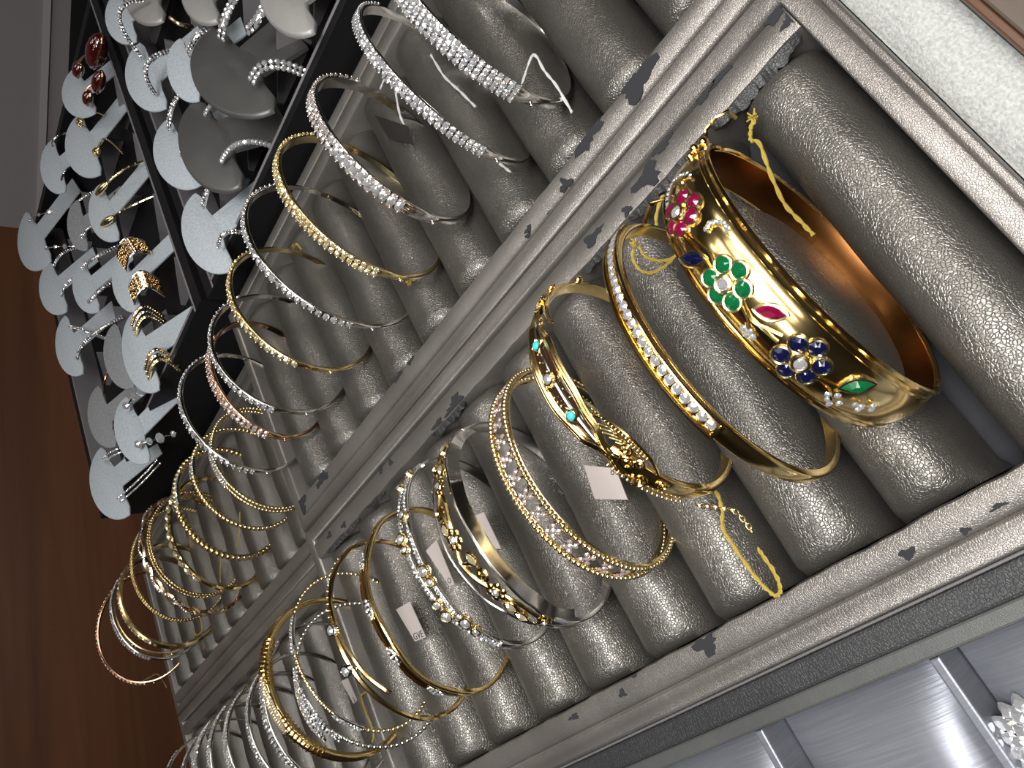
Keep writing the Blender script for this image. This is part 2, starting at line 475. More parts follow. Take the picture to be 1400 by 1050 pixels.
THREADS={
  'y1': [[-0.74, -0.61, 0.35], [-0.88, -0.44, 0.35], [-1.03, -0.34, 0.35], [-1.19, -0.41, 0.35], [-1.71, -0.25, 0.35], [-2.32, -0.11, 0.35], [-2.77, -0.13, 0.35], [-3.09, -0.15, 0.35]],
  'y2a': [[-0.53, 1.34, 0.3], [-0.46, 1.55, 0.3], [-0.69, 1.87, 0.3], [-0.92, 1.99, 0.3]],
  'y2b': [[-0.72, 2.5, 0.3], [-0.9, 2.71, 0.3], [-1.23, 2.72, 0.3], [-1.46, 2.53, 0.3], [-1.55, 2.21, 0.3], [-1.54, 1.9, 0.3]],
  'y2c': [[-0.86, 2.46, 0.32], [-1.1, 2.47, 0.32], [-1.37, 2.3, 0.32], [-1.53, 2.09, 0.32], [-1.58, 1.89, 0.32]],
  'y3': [[-5.33, 4.13, 0.1], [-5.51, 4.02, 0.1], [-5.83, 4.11, 0.1], [-6.11, 4.3, 0.1], [-6.52, 4.3, 0.1], [-7.05, 4.26, 0.1], [-7.41, 4.18, 0.1], [-7.55, 4.09, 0.1], [-7.48, 3.95, 0.1], [-7.23, 3.88, 0.1], [-6.9, 3.89, 0.1], [-6.73, 3.9, 0.1]],
  'y4': [[-4.48, 17.7, 0.1], [-4.47, 18.14, 0.1], [-4.81, 18.2, 0.1], [-5.28, 18.17, 0.1], [-5.6, 18.18, 0.1], [-5.77, 18.41, 0.1]],
  'y5': [[3.77, 8.84, 0.15], [3.76, 8.59, 0.15], [3.54, 8.31, 0.15], [3.65, 7.94, 0.15]],
  'y6': [[9.07, 12.82, 0.2], [8.97, 12.39, 0.2], [8.51, 12.26, 0.2], [8.16, 12.17, 0.2]],
  'y7a': [[5.6, 25.37, -1.5], [4.96, 25.98, -1.5], [4.57, 26.68, -1.5]],
  'y7b': [[4.9, 28.48, -1.5], [4.51, 28.89, -1.5], [4.09, 29.23, -1.5]],
  'y8': [[3.81, 32.71, -1.6], [3.26, 32.93, -1.6], [3.38, 33.75, -1.6], [3.83, 34.1, -1.6]],
  'w1': [[4.46, 2.65, 0.15], [4.68, 2.05, 0.15], [4.09, 2.05, 0.15], [3.55, 2.02, 0.15], [2.75, 2.08, 0.15]],
  'w2': [[3.85, 4.35, 0.1], [3.63, 4.29, 0.1], [3.2, 4.16, 0.1]],
  'w2b': [[7.97, 4.4, 0.0], [7.09, 4.4, 0.0], [6.26, 4.23, 0.0], [5.49, 4.09, -0.0]],
  'w3': [[9.01, 6.34, 0.1], [9.04, 6.04, 0.1], [8.65, 5.82, 0.1], [7.86, 6.13, 0.1], [7.34, 6.23, 0.1]],
  'n1': [[4.56, 43.91, -1.7], [4.17, 41.88, -1.7], [3.84, 40.52, -1.7], [2.8, 39.68, -1.7]],
}
CARDS={
  't1': [[-3.47, 6.39, 0.12], [-3.96, 5.71, 0.12], [-4.64, 5.83, 0.12], [-4.2, 6.57, 0.12]],
  't2': [[-2.62, 10.22, 0.12], [-2.72, 9.82, 0.12], [-3.73, 9.81, 0.12], [-3.6, 10.06, 0.12]],
  't3': [[-2.43, 12.5, 0.12], [-2.4, 11.92, 0.12], [-3.67, 11.95, 0.12], [-3.61, 12.17, 0.12]],
  't4': [[-3.13, 14.77, 0.12], [-3.22, 14.02, 0.12], [-4.29, 13.94, 0.12], [-4.2, 14.48, 0.12]],
  't5': [[-3.72, 18.93, 0.12], [-3.78, 18.49, 0.12], [-4.51, 18.39, 0.12], [-4.53, 18.66, 0.12]],
  't6': [[8.65, 6.96, 0.12], [7.17, 6.12, 0.12], [6.54, 6.24, 0.12], [7.53, 6.88, 0.12]],
  't7': [[-1.66, 2.07, 0.12], [-1.79, 2.25, 0.12], [-2.8, 2.28, 0.12], [-3.31, 2.01, 0.12]],
}
CHAIN= [[-5.49, 4.52, 0.1], [-5.61, 4.38, 0.1], [-5.71, 4.22, 0.1], [-5.8, 4.11, 0.1], [-5.89, 3.99, 0.1], [-5.97, 3.91, 0.1], [-6.08, 3.86, 0.1], [-6.18, 3.85, 0.1], [-6.3, 3.83, 0.1], [-6.42, 3.83, 0.1]]
PATCH= [[2.0, 0.68, 0.55, 0.35], [2.2, 2.19, 0.5, 0.4], [1.79, 3.21, 0.2, 0.18], [1.42, 3.92, 0.08, 0.1], [1.81, 4.62, 0.14, 0.1], [1.7, 4.7, 0.1, 0.07], [0.59, -0.16, 0.3, 0.12], [0.72, -0.32, 0.12, 0.1], [0.62, -1.94, 0.3, 0.3], [0.26, -1.96, 0.2, 0.15], [0.3, 1.63, 0.4, 0.25], [0.52, 1.04, 0.3, 0.1], [0.32, 3.36, 0.35, 0.15], [0.13, 2.38, 0.15, 0.12], [0.56, -0.56, 0.3, 0.08], [0.1, 9.23, 0.5, 0.2], [0.09, 10.14, 0.3, 0.12], [-7.72, 6.01, 0.3, 0.22], [-7.9, 1.8, 0.16, 0.1], [-7.99, 0.89, 0.1, 0.06], [-7.9, 0.31, 0.15, 0.04], [-7.78, 8.49, 0.12, 0.1], [-7.74, 10.14, 0.2, 0.07], [-2.17, 19.2, 0.3, 0.2], [2.0, 17.9, 0.4, 0.35], [2.19, 10.07, 0.2, 0.15], [2.16, 10.82, 0.25, 0.1], [2.0, 16.19, 0.5, 0.2], [0.33, 16.93, 0.2, 0.12], [0.18, 15.95, 0.2, 0.1], [-7.5, 7.96, 0.25, 0.1], [-7.47, 11.76, 0.3, 0.07], [0.51, 13.16, 0.12, 0.12], [0.41, 12.59, 0.1, 0.1]]
RED= [[[28.04, 20.6, 1.9], 0.45], [[26.89, 18.65, 1.7], 0.75], [[26.08, 20.71, 1.8], 0.4], [[26.19, 19.78, 1.5], 0.5]]

# ------------------------------------------------------------------ setting: shop room, counter, cabinet back
def st(name, b, m_):
    q = MB()
    q.box(*b)
    return struct(name, q, m_)
st('floor', (-260, 260, -260, 260, -96, -94), CARPET)
st('ceiling', (-260, 260, -260, 260, 175, 178), CEIL)
st('wall_left', (-262, -260, -260, 260, -94, 175), WALLP)
st('wall_right', (260, 262, -260, 260, -94, 175), WALLP)
st('wall_front', (-260, 260, -262, -260, -94, 175), WALLP)
st('wall_back', (-260, 260, 260, 262, -94, 175), WALLP)
for i, (x, y) in enumerate(((-90, -70), (60, -70), (-90, 10), (70, 10))):
    t = thing('added_light_panel', 'added unseen white light panel over the %s of the shop' % ('left front', 'right front', 'left back', 'right back')[i], 'lamp', (x, y, 175), 'added unseen light panels under the ceiling')  # unseen panels added so metal and stones have something to reflect
    q = MB()
    q.box(-32, 32, -32, 32, -2, 0)
    obj('frame', q, PALE, t, False)
    q = MB()
    q.box(-29, 29, -29, 29, -2.6, -2)
    obj('diffuser', q, ADDEDGLOW, t, False)

def vert_panel(name, p, dirx, dirn, s0, s1, z0, z1, thick, m_, parent=None):
    """upright board: from p along dirx s0..s1, thickness away from the viewer along dirn"""
    o = MB()
    o.box(s0, s1, 0, thick, z0, z1)
    ob = obj(name, o, m_, parent, False)
    x = Vector((*dirx, 0)).normalized()
    z = Vector((0, 0, 1))
    y = z.cross(x)
    M = Matrix((x, y, z)).transposed().to_4x4()
    M.translation = Vector((p[0], p[1], 0)) * U
    ob.matrix_basis = M
    return ob
CORNER = (37.8, 41.0)
o = vert_panel('wall_wood', CORNER, (0.915, -0.402), None, -90, 0, -30, 45, 2, WOOD)
o['kind'] = 'structure'
o = vert_panel('wall_grey', CORNER, (0.627, -0.775), None, 0, 60, -2.4, 45, 2, GREYWALL)
o['kind'] = 'structure'
o = vert_panel('trim_1', CORNER, (0.627, -0.775), None, 0.3, 60, -1.15, -0.75, -0.25, PALE)
o['kind'] = 'structure'
o = vert_panel('baseboard_grey', CORNER, (0.627, -0.775), None, 0, 60, -30, -2.4, 2.6, BLACK)
o['kind'] = 'structure'

# counter with its raised step under the near trays
ct = thing('display_counter', 'black stepped counter base carrying the jewellery trays', 'counter', (0, 0, -94))
boxo('counter_body', (-24, 46, -30, 39.8, 0, 89.95), BLACK, ct)
boxo('raised_step', (-24, 10.8, -30, 18.45, 89.95, 91.75), BLACK, ct)

# plush strip and wooden rail along the right edge
q = MB()
nx, ny = 60, 6
for j in range(ny + 1):
    for i in range(nx + 1):
        x = -24 + 34 * i / nx
        y = -3.75 + 1.15 * j / ny
        q.v.append((x, y, -2.0 + 0.22 * math.sin(PI * j / ny) + 0.03 * math.sin(x * 2.1 + y * 5)))
for j in range(ny):
    for i in range(nx):
        a = j * (nx + 1) + i
        q.f.append((a, a + 1, a + nx + 2, a + nx + 1))
q.box(-24, 10, -3.75, -2.6, -2.25, -2.0)
tag(obj('plush_strip', q, PLUSH), 'fluffy pale grey plush strip beside the right tray edge', 'cloth')
t = thing('wooden_rail', 'brown wooden counter rail at the top right corner', 'rail', (0, -10, -2.25))
boxo('rail_board', (-24, 10, -8, 6.10, 0, 0.85), WOODR, t, 0.05)
boxo('rail_edge', (-24, 10, 6.10, 6.24, 0, 0.78), WOODE, t, 0.03, label='reddish wooden edge strip')

# ------------------------------------------------------------------ bangle trays
def frame_mesh(x0, x1, y0, y1, wx, wy, z0, z1, bev=0.09):
    """rectangular frame with mitred corners and rounded top edges"""
    q = MB()
    def loop(i, z):
        return [(x0 + i * wx, y0 + i * wy, z), (x1 - i * wx, y0 + i * wy, z), (x1 - i * wx, y1 - i * wy, z), (x0 + i * wx, y1 - i * wy, z)]
    rows = [(0, z0), (0, z1 - bev), (0.07, z1 - bev * 0.3), (0.16, z1), (0.84, z1), (0.93, z1 - bev * 0.3), (1, z1 - bev), (1, z0)]
    for i, z in rows:
        q.v += loop(i, z)
    L = len(rows)
    for r in range(L):
        for k in range(4):
            a, c = r * 4 + k, r * 4 + (k + 1) % 4
            s2 = ((r + 1) % L) * 4
            q.f.append((a, c, s2 + (k + 1) % 4, s2 + k))
    return q
def roll_mesh(length, seed, hw=0.95, squash=(0, 0)):
    rnd = random.Random(seed)
    q = MB()
    nx, nt = 36, 22
    ph = [rnd.uniform(0, 6) for _ in range(6)]
    rings = []
    for i in range(nx + 1):
        u = i / nx
        x = -length / 2 + length * u
        e = min(u, 1 - u) * length
        k = 1.0 if e > 0.34 else math.sqrt(max(0.0, 1 - (1 - e / 0.34) ** 2))
        top = 0.80 + 0.20 * k
        wob = 0.014 * math.sin(x * 1.7 + ph[0]) + 0.010 * math.sin(x * 3.9 + ph[1])
        ring = []
        for j in range(nt):
            a = PI * j / (nt - 1)
            c, s = math.cos(a), math.sin(a)
            hs = hw - (squash[0] if c < 0 else squash[1]) * (0.4 + 0.6 * k)
            y = hs * math.copysign(abs(c) ** 0.82, c) * (0.985 + 0.015 * k) + 0.012 * math.sin(x * 2.2 + ph[2])
            z = -1.45 + 1.42 * top * s ** 0.82 + wob * s + 0.012 * math.sin(x * 2.6 + a * 3 + ph[3]) * s
            ring.append((x, y, z))
        rings.append(ring)
    vs = [p for r in rings for p in r]
    fs = []
    for i in range(nx):
        for j in range(nt - 1):
            a = i * nt + j
            fs.append((a, a + nt, a + nt + 1, a + 1))
        fs.append((i * nt, i * nt + nt - 1, (i + 1) * nt + nt - 1, (i + 1) * nt))
    fs.append(tuple(range(nt)))
    fs.append(tuple(nx * nt + k for k in range(nt - 1, -1, -1)))
    q.add(vs, fs)
    return q
ROLLS = []
def tray(label, x0, x1, fx0, fx1, y0, y1, z, first=False):
    """x0..x1 inner lane, fx0..fx1 outer frame, ten rolls from y0"""
    t = thing('bangle_tray', label, 'tray', ((x0 + x1) / 2, (y0 + y1) / 2, z - 2.2), 'leather bangle trays')
    cx, cy = (x0 + x1) / 2, (y0 + y1) / 2
    fo = frame_mesh(fx0 - cx, fx1 - cx, y0 - 0.42 - cy, y1 + 0.42 - cy, 0.46, 0.41, 0.0, 2.19)
    obj('outer_frame', fo, RIM, t)
    for a, b in ((x0 - 0.56, x0), (x1, x1 + 0.62)):
        q = MB()
        n = 60
        rings = []
        for i in range(n + 1):
            y = y0 + (y1 - y0) * i / n
            w = 0.012 * math.sin(y * 3.1 + a) + 0.010 * math.sin(y * 7.7 + b)
            inner = b if b == x0 else a
            sgn = 1 if b == x0 else -1
            outer = a if b == x0 else b
            rings.append([(outer - cx + sgn * 0.025, y - cy, 0.3), (outer - cx + sgn * 0.025, y - cy, 2.10), (outer - cx + sgn * 0.10, y - cy, 2.19), (inner - cx - sgn * 0.12 + w, y - cy, 2.20), (inner - cx - sgn * 0.03 + w, y - cy, 2.17), (inner - cx + w, y - cy, 2.08), (inner - cx - sgn * 0.02, y - cy, 0.3)])
        q.sweep(rings)
        obj('inner_strip', q, RIM, t)
    boxo('tray_base', (fx0 - cx + 0.3, fx1 - cx - 0.3, y0 - 0.2 - cy, y1 + 0.2 - cy, 0.0, 0.6), TORN, t)
    q = MB()
    q.box(fx0 - cx - 0.02, fx1 - cx + 0.02, y0 - 0.58 - cy, y0 - 0.40 - cy, 0.0, 1.75, 0.06)
    obj('edge_ledge', q, RIM, t)
    n = 10
    for k in range(n):
        if first and k < 2:
            o = obj('padded_roll', roll_mesh(x1 - x0 - 0.06, 77 + k, 0.96, ((0, 0.13), (0.22, 0.0))[k]), ROLL, t)
        elif len(ROLLS) < 4:
            o = obj('padded_roll', roll_mesh(x1 - x0 - 0.06, len(ROLLS) * 13 + 1), ROLL, t)
            ROLLS.append(o)
        else:
            o = dup(ROLLS[(k * 3 + len(label)) % 4], t)
        o.location = Vector((0, y0 + 1.0 + 2.0 * k - cy, 2.2)) * U
    return t
TA = tray('large leather bangle tray in front, holding the colourful gem bangle', -7.54, 0.0, -8.53, 1.13, -2.0, 18.0, 0, True)
TB = tray('worn leather bangle tray behind the front one, beside the earring stands', 2.20, 9.74, 1.18, 10.75, -2.0, 18.0, 0)
TA2 = tray('lower bangle tray at the bottom left holding white diamond bangles', -7.54, 0.0, -8.53, 1.15, 19.14, 39.1, -1.8)
TB2 = tray('lower bangle tray at left holding the crowded gold bangles', 2.20, 9.74, 1.16, 10.75, 19.14, 39.1, -1.8)
# torn patches in the rims
for i, (x, y, lx, ly) in enumerate(PATCH):
    par, cx, cy = (TA, -3.77, 8.0) if x < 1.15 else (TB, 5.97, 8.0)
    q = MB()
    rnd = random.Random(i)
    n = 22
    ang = 0.0
    ring = []
    for k in range(n):
        a = 2 * PI * k / n
        r = 0.8 + 0.25 * math.sin(3 * a + i) + rnd.uniform(-0.22, 0.2)
        px = x + r * ly * math.cos(a)
        py = y + r * lx * math.sin(a)
        if par is TA:
            px = min(max(px, -8.05), -7.56) if x < -3 else min(max(px, 0.04), 0.62)
        else:
            px = min(max(px, 1.66), 2.18)
        py = max(min(py, 18.0), -1.98)
        ring.append((px - cx, py - cy))
    vs = [(px, py, 2.212) for px, py in ring] + [(px, py, 2.19) for px, py in ring]
    q.add(vs, [tuple(range(n))] + [(k, k + n, (k + 1) % n + n, (k + 1) % n) for k in range(n)])
    obj('torn_patch', q, TORN, par, False)

for a, b, wd in ((-1.9, 0.15, 0.20), (0.35, 2.5, 0.16), (2.9, 4.1, 0.12), (9.0, 10.6, 0.13), (13.5, 14.6, 0.08), (15.2, 17.6, 0.12)):
    rnd = random.Random(int(a * 10))
    q = MB()
    n = int((b - a) / 0.08)
    top, bot = [], []
    for i in range(n + 1):
        y = a + (b - a) * i / n
        e = min(1, 6 * min(i, n - i) / n + 0.15)
        top.append((0.03 + rnd.uniform(-.015, .015) + 3.77, y - 8.0, 2.15))
        bot.append((-wd * e * rnd.uniform(0.55, 1.1) + 3.77, y - 8.0 + rnd.uniform(-.02, .02), 2.05 + rnd.uniform(-.05, .04)))
    vs = top + bot + [(p[0], p[1], p[2] - 0.03) for p in top] + [(p[0], p[1], p[2] - 0.03) for p in bot]
    m_ = n + 1
    fs = []
    for i in range(n):
        fs += [(i, i + 1, m_ + i + 1, m_ + i), (2 * m_ + i + 1, 2 * m_ + i, 3 * m_ + i, 3 * m_ + i + 1), (m_ + i, m_ + i + 1, 3 * m_ + i + 1, 3 * m_ + i)]
    q.add(vs, fs)
    obj('torn_seam', q, BLACKLEATHER, TA, False)

# ------------------------------------------------------------------ silver pendant tray in the lower right corner
t = thing('pendant_tray', 'silver compartment tray with black leather border in the lower right corner', 'tray', (-12, 5, -2.25))
q = MB()
q.box(2.93, 3.40, -14, 15, 0, 2.10, 0.06)
obj('leather_border', q, BLACKLEATHER, t, False)
q = MB()
q.box(3.385, 3.45, -14, 15, 0, 1.95, 0.02)
obj('border_lip', q, GREYPL, t, False)
q = MB()
q.box(2.62, 2.93, -14, 15, 0, 1.98, 0.05)
obj('grey_strip', q, STRIPG, t, False, label='slim grey inner strip beside the black border')
boxo('tray_base', (-8, 2.62, -14, 15, 0, 0.9), BLACK, t)
for k in range(5):
    yc = -8.1 + 3.62 * k - 1.55
    q = MB()
    q.box(-8, 2.60, yc - 0.09, yc + 0.09, 0.9, 1.86, 0.04)
    obj('divider_ridge', q, SILK, t, False)
for k in range(4):
    y0 = -8.1 + 3.62 * k - 1.55 + 0.12
    y1 = y0 + 3.62 - 0.24
    q = MB()
    nx, ny = 20, 12
    for j in range(ny + 1):
        for i in range(nx + 1):
            u, v = i / nx, j / ny
            h = 0.60 * (min(1, 7 * min(u, 1 - u)) ** 0.5) * (min(1, 5 * min(v, 1 - v)) ** 0.5)
            q.v.append((-8 + 10.58 * u, y0 + (y1 - y0) * v, 1.05 + h))
    for j in range(ny):
        for i in range(nx):
            a = j * (nx + 1) + i
            q.f.append((a, a + 1, a + nx + 2, a + nx + 1))
    obj('silk_pad', q, SILK, t)
# brooch lying in the compartment
b = thing('flower_brooch', 'white diamond flower brooch cut off by the bottom right corner', 'brooch', (-10.98, 2.02, -0.80))
q = MB()
q.ball((0, 0, 0.1), 0.42, (1, 1, 0.35))
obj('brooch_back', q, WHITEGOLD, b)
rnd = random.Random(5)
for ring_i, (rad, cnt, zz, ln) in enumerate(((0.56, 16, 0.10, 0.17), (0.44, 14, 0.18, 0.16), (0.30, 11, 0.25, 0.15), (0.15, 7, 0.31, 0.12))):
    for k in range(cnt):
        a = 2 * PI * (k + 0.5 * ring_i) / cnt
        q = MB()
        q.gem((0, 0, 0), (0, 0, 1), ln, 1.0, 1.25, (1, 0, 0), True, 8, 0.4)
        o = obj('petal_stone', q, DIA, b, False)
        o.location = Vector((rad * math.cos(a), rad * math.sin(a), zz)) * U
        o.rotation_euler = (0, 0.25, a)
q = MB()
q.gem((0, 0, 0.36), (0, 0, 1), 0.12)
obj('center_stone', q, DIA, b, False)

# ------------------------------------------------------------------ black earring trays behind
def display_tray(label, x0, x1, y0, y1, rotz, dividers):
    cx, cy = x0, y0
    t = thing('earring_tray', label, 'tray', (cx, cy, -4.0), None, Matrix.Rotation(rotz, 3, 'Z'))
    X, Y = x1 - x0, y1 - y0
    w = 0.62
    for b in ((0, X, 0, w), (0, X, Y - w, Y), (0, 0.30, w, Y - w), (X - w, X, w, Y - w)):
        q = MB()
        q.box(b[0], b[1], b[2], b[3], 0, 5.0, 0.03)
        obj('tray_wall', q, BLACK, t, False)
    for b in ((0.02, X - 0.02, w - 0.02, w + 0.10), (0.02, X - 0.02, Y - w - 0.10, Y - w + 0.02), (0.28, 0.40, w, Y - w)):
        q = MB()
        q.box(b[0], b[1], b[2], b[3], 3.6, 5.02, 0.02)
        obj('wall_liner', q, GREYPL, t, False)
    boxo('tray_floor', (0.1, X - 0.1, 0.1, Y - 0.1, 0, 3.6), BLACK, t)
    for (dx, ya, yb, za, zb) in dividers:
        q = MB()
        h = 0.05
        q.add([(dx - h, ya, 3.6), (dx + h, ya, 3.6), (dx + h, ya, 4.0 + za), (dx - h, ya, 4.0 + za), (dx - h, yb, 3.6), (dx + h, yb, 3.6), (dx + h, yb, 4.0 + zb), (dx - h, yb, 4.0 + zb)], [(0, 1, 2, 3), (7, 6, 5, 4), (0, 4, 5, 1), (1, 5, 6, 2), (2, 6, 7, 3), (3, 7, 4, 0)])
        obj('divider', q, GREYPL, t, False)
    return t
dv1 = [(x, y, y + 2.6, 0.85, -0.2) for x in (3.2, 7.3, 11.4, 15.5) for y in (9.0, 12.2, 15.2, 18.2)]
display_tray('black tray of earring stands behind the worn bangle tray, at top', 11.2, 31.0, -4.0, 17.6, 0.018, dv1)
dv2 = [(x, y, y + 2.8, 0.85, -0.2) for x in (3.4, 7.2, 11.2, 15.4) for y in (1.2, 4.8, 8.6, 12.2)]
display_tray('black tray of earring stands at far left against the wood', 11.2, 32.4, 18.1, 35.0, 0.015, dv2)

# ------------------------------------------------------------------ earring stands
DESC = {
 'S1': 'silver felt earring stand with dark red drop earrings at the far upper left',
 'S2': 'silver felt earring stand with knotted gold hoops, next below the dark red drops',
 'S3': 'silver felt earring stand with one thin silver hoop beside the grey panel',
 'S4': 'wide silver felt earring stand with silver chain studs where grey panel meets wood',
 'S5': 'narrow grey earring stand half hidden behind the gold leaf earrings',
 'S6': 'silver felt earring stand with two gold leaf earrings beside the black bar',
 'S7': 'silver felt earring stand with clustered silver hoops, left of its row by the wood',
 'S8': 'silver felt earring stand with twisted silver pave hoops in the middle row',
 'S9': 'silver felt earring stand with wide two-tone filigree hoops',
 'S10': 'silver felt earring stand with crossing silver bar earrings against the wood',
 'S11': 'dark grey bare earring stand tucked behind the triple band hoops',
 'S12': 'large silver felt earring stand with triple band gold hoops',
 'S13': 'grey earring stand with thin gold hoops near the wood',
 'S14': 'grey earring stand with a line of round silver drops',
 'S15': 'lowest grey earring stand with double rows of tiny diamonds',
 'R1': 'small silver earring stand with large open hoop at the top edge',
 'R2': 'silver earring stand with a big angular diamond hoop beside the black bar',
 'R5': 'silver earring stand with diamond hoops left of the large grey leather stand',
 'R6': 'large grey leather earring stand with thick diamond hoops at top',
 'R7': 'grey leather earring stand with bead-like diamond hoops, below the largest one',
 'R8': 'silver earring stand with round hoops left of the lower leather stand',
 'R9': 'silver earring stand nearest the bangle tray with dark curled hoops',
 'R3': 'pale leather earring stand cut by the top edge above a gold hoop',
 'R4': 'pale leather earring stand cut by the top edge left of thick hoops',
 'R10': 'pale round earring stand at the top edge beside the tray rim'}
LEATHERS = {'R6', 'R7', 'R3', 'R4', 'R10'}
PALES = {'R3', 'R4', 'R10'}
NORMALS = {}
for k, A, B, F in STANDS:
    A, B = Vector(A), Vector(B)
    H = (A + B) / 2
    L = (A - B).length
    x = (A - B).normalized()
    dn = Vector((0.55, -2.0, -1.5))
    if F:
        F = Vector(F)
        d2 = F - H
        if d2.y < -1.0:
            dn = d2
    dn = dn - x * dn.dot(x) * 0.0
    dl = dn.length
    yv = (-dn)
    yv = (yv - x * yv.dot(x)).normalized()
    nz = x.cross(yv)
    if nz.z < 0:
        nz = -nz
        x = -x
    NORMALS[k] = nz
    R3 = Matrix((x, yv, nz)).transposed()
    base = H + dn
    lea = k in LEATHERS
    t = thing('earring_stand', DESC[k], 'earring stand', base, 'T shaped earring stands', R3)
    inv = R3.transposed()
    hl = inv @ (H - base)
    th = 0.16 if lea else 0.07
    a, dome, flat = L / 2, L * 0.27, L * (0.07 if not lea else 0.12)
    # head: dome on the upper side, nearly straight underside
    out = []
    n = 28
    for i in range(n + 1):
        q_ = PI * i / n
        out.append((hl.x + a * math.cos(q_), hl.y + dome * math.sin(q_)))
    for i in range(1, 12):
        u = i / 12
        out.append((hl.x - a + 2 * a * u, hl.y - flat * math.sin(PI * u) ** 0.55 * (0.75 + 0.25 * math.cos(4 * PI * u))))
    def slab(out, z0, z1, bev):
        q = MB()
        m_ = len(out)
        c = (sum(p[0] for p in out) / m_, sum(p[1] for p in out) / m_)
        def ins(k_):
            r = []
            for p in out:
                dx, dy = p[0] - c[0], p[1] - c[1]
                ll = math.hypot(dx, dy) or 1
                r.append((p[0] - dx / ll * k_, p[1] - dy / ll * k_))
            return r
        rows = [(ins(0), z0), (ins(0), z1 - bev), (ins(bev * 0.35), z1 - bev * 0.3), (ins(bev), z1)]
        for r, z in rows:
            q.v += [(p[0], p[1], z) for p in r]
        q.f.append(tuple(range(m_ - 1, -1, -1)))
        q.f.append(tuple(3 * m_ + i for i in range(m_)))
        for r in range(3):
            for i in range(m_):
                j = (i + 1) % m_
                q.f.append((r * m_ + i, r * m_ + j, (r + 1) * m_ + j, (r + 1) * m_ + i))
        return q
    M_ = DIMFELT if k in ('S11', 'S13', 'S5') else PALELEATHER if k in PALES else STANDLEATHER if lea else FELT
    obj('card_head', slab(out, -th, 0, 0.12 if lea else 0.02), M_, t)
    w = L * (0.14 if not lea else 0.17)
    w2 = w * (1.0 if not lea else 1.25)
    y1 = hl.y - flat * 0.5
    x1 = hl.x
    stem = [(-w2, 0), (w2, 0), (x1 + w, y1), (x1 - w, y1)]
    obj('stem', slab(stem, -th * 0.98 - 0.003, -0.004, 0.01), M_, t, False)

# ------------------------------------------------------------------ earrings
EL = {
 'S2a': ('gold', 1, 'gold knot hoop earring high on the stand below the red drops'), 'S2b': ('gold', 1, 'gold knot hoop earring low on the stand below the red drops'),
 'S3a': ('thin', 1, 'thin plain silver hoop by the grey panel'), 'S3b': ('thin', 1, 'tiny silver squiggle earring by the grey panel'),
 'S4a': ('chain', 1, 'silver chain stud earring nearest the grey panel'), 'S4b': ('chain', 1, 'silver chain stud earring on the lower side of the widest felt stand'),
 'S5a': ('pave', 1, 'silver bar earring leading up to the gold leaf'), 'S5b': ('pave', 1, 'silver bar earring leading up to the lower gold leaf'),
 'S6a': ('leaf', 1, 'gold leaf earring beside the black bar, upper one'), 'S6b': ('leaf', 1, 'gold leaf earring beside the black bar, lower one'),
 'S7a': ('pave', 1, 'clustered silver hoop upper on the stand by the wood'), 'S7b': ('pave', 1, 'clustered silver hoop lower on the stand by the wood'),
 'S8a': ('pave', 1.3, 'twisted silver pave hoop running into the filigree hoop'), 'S8b': ('pave', 1.3, 'twisted silver pave hoop just left of the lower filigree hoop'),
 'S9a': ('wide', 1, 'wide two-tone filigree hoop, upper of the pair'), 'S9b': ('wide', 1, 'wide two-tone filigree hoop, lower of the pair'),
 'S10a': ('pave', 1.2, 'straight silver bar earring crossing another near the wood'), 'S10b': ('pave', 1.2, 'curved silver bar earring crossing another near the wood'),
 'S13a': ('goldthin', 1, 'thin gold hoop on the grey stand by the wood, upper'), 'S13b': ('goldthin', 1, 'thin gold hoop on the grey stand by the wood, lower'),
 'S14a': ('drops', 1, 'short silver heart drop earring on a grey stand'), 'S14b': ('drops', 1, 'long line of four round silver drops'),
 'S15a': ('double', 1, 'double row of tiny diamonds, upper on the lowest stand'), 'S15b': ('double', 1, 'double row of tiny diamonds, lower on the lowest stand'),
 'R2a': ('pave', 1.3, 'big angular diamond hoop by the black bar'), 'R1a': ('pave', 1.2, 'long diamond hoop at the top edge by the black bar'),
 'R5a': ('pave', 1.5, 'thick diamond hoop left of the large leather stand'), 'R5b': ('double', 1, 'double row diamond hoop under the large leather stand'),
 'R6a': ('pave', 2.0, 'thick diamond hoop at the upper end of the large leather stand'), 'R6b': ('pave', 2.0, 'thick diamond hoop with a white tag thread at the top edge'), 'R6c': ('pave', 2.0, 'thick arched diamond hoop at the lower end of the large leather stand'),
 'R7a': ('beads', 1, 'bead-like diamond hoop on the upper end of the second leather stand'), 'R7b': ('beads', 1.15, 'bead-like diamond hoop reaching towards the gold bangle'),
 'R8a': ('pave', 1.3, 'round diamond hoop left of the second leather stand'), 'R8b': ('dark', 1, 'small dark curled hoop left of the second leather stand'),
 'R9a': ('pave', 1.3, 'upright diamond hoop on the stand nearest the bangle tray'), 'R9b': ('dark', 1, 'small dark curled hoop on the stand nearest the bangle tray'),
 'R3a': ('plaingold', 1, 'plain pale gold hoop near the top edge'),
 'S12a': ('triple', 1, 'triple band gold hoop on the large felt stand, upper'), 'S12b': ('triple', 1, 'triple band gold hoop on the large felt stand, lower')}
def arc3(a, m_, c, n=18):
    a, m_, c = Vector(a), Vector(m_), Vector(c)
    ctl = m_ * 2 - (a + c) / 2
    return [a * (1 - u) ** 2 + ctl * 2 * u * (1 - u) + c * u * u for u in (i / n for i in range(n + 1))]
def along(pts, step):
    out = []
    acc = 0.0
    nxt = step / 2
    for p, q in zip(pts, pts[1:]):
        d = (q - p).length
        while acc + d >= nxt:
            out.append((p + (q - p) * ((nxt - acc) / d), (q - p).normalized()))
            nxt += step
        acc += d
    return out
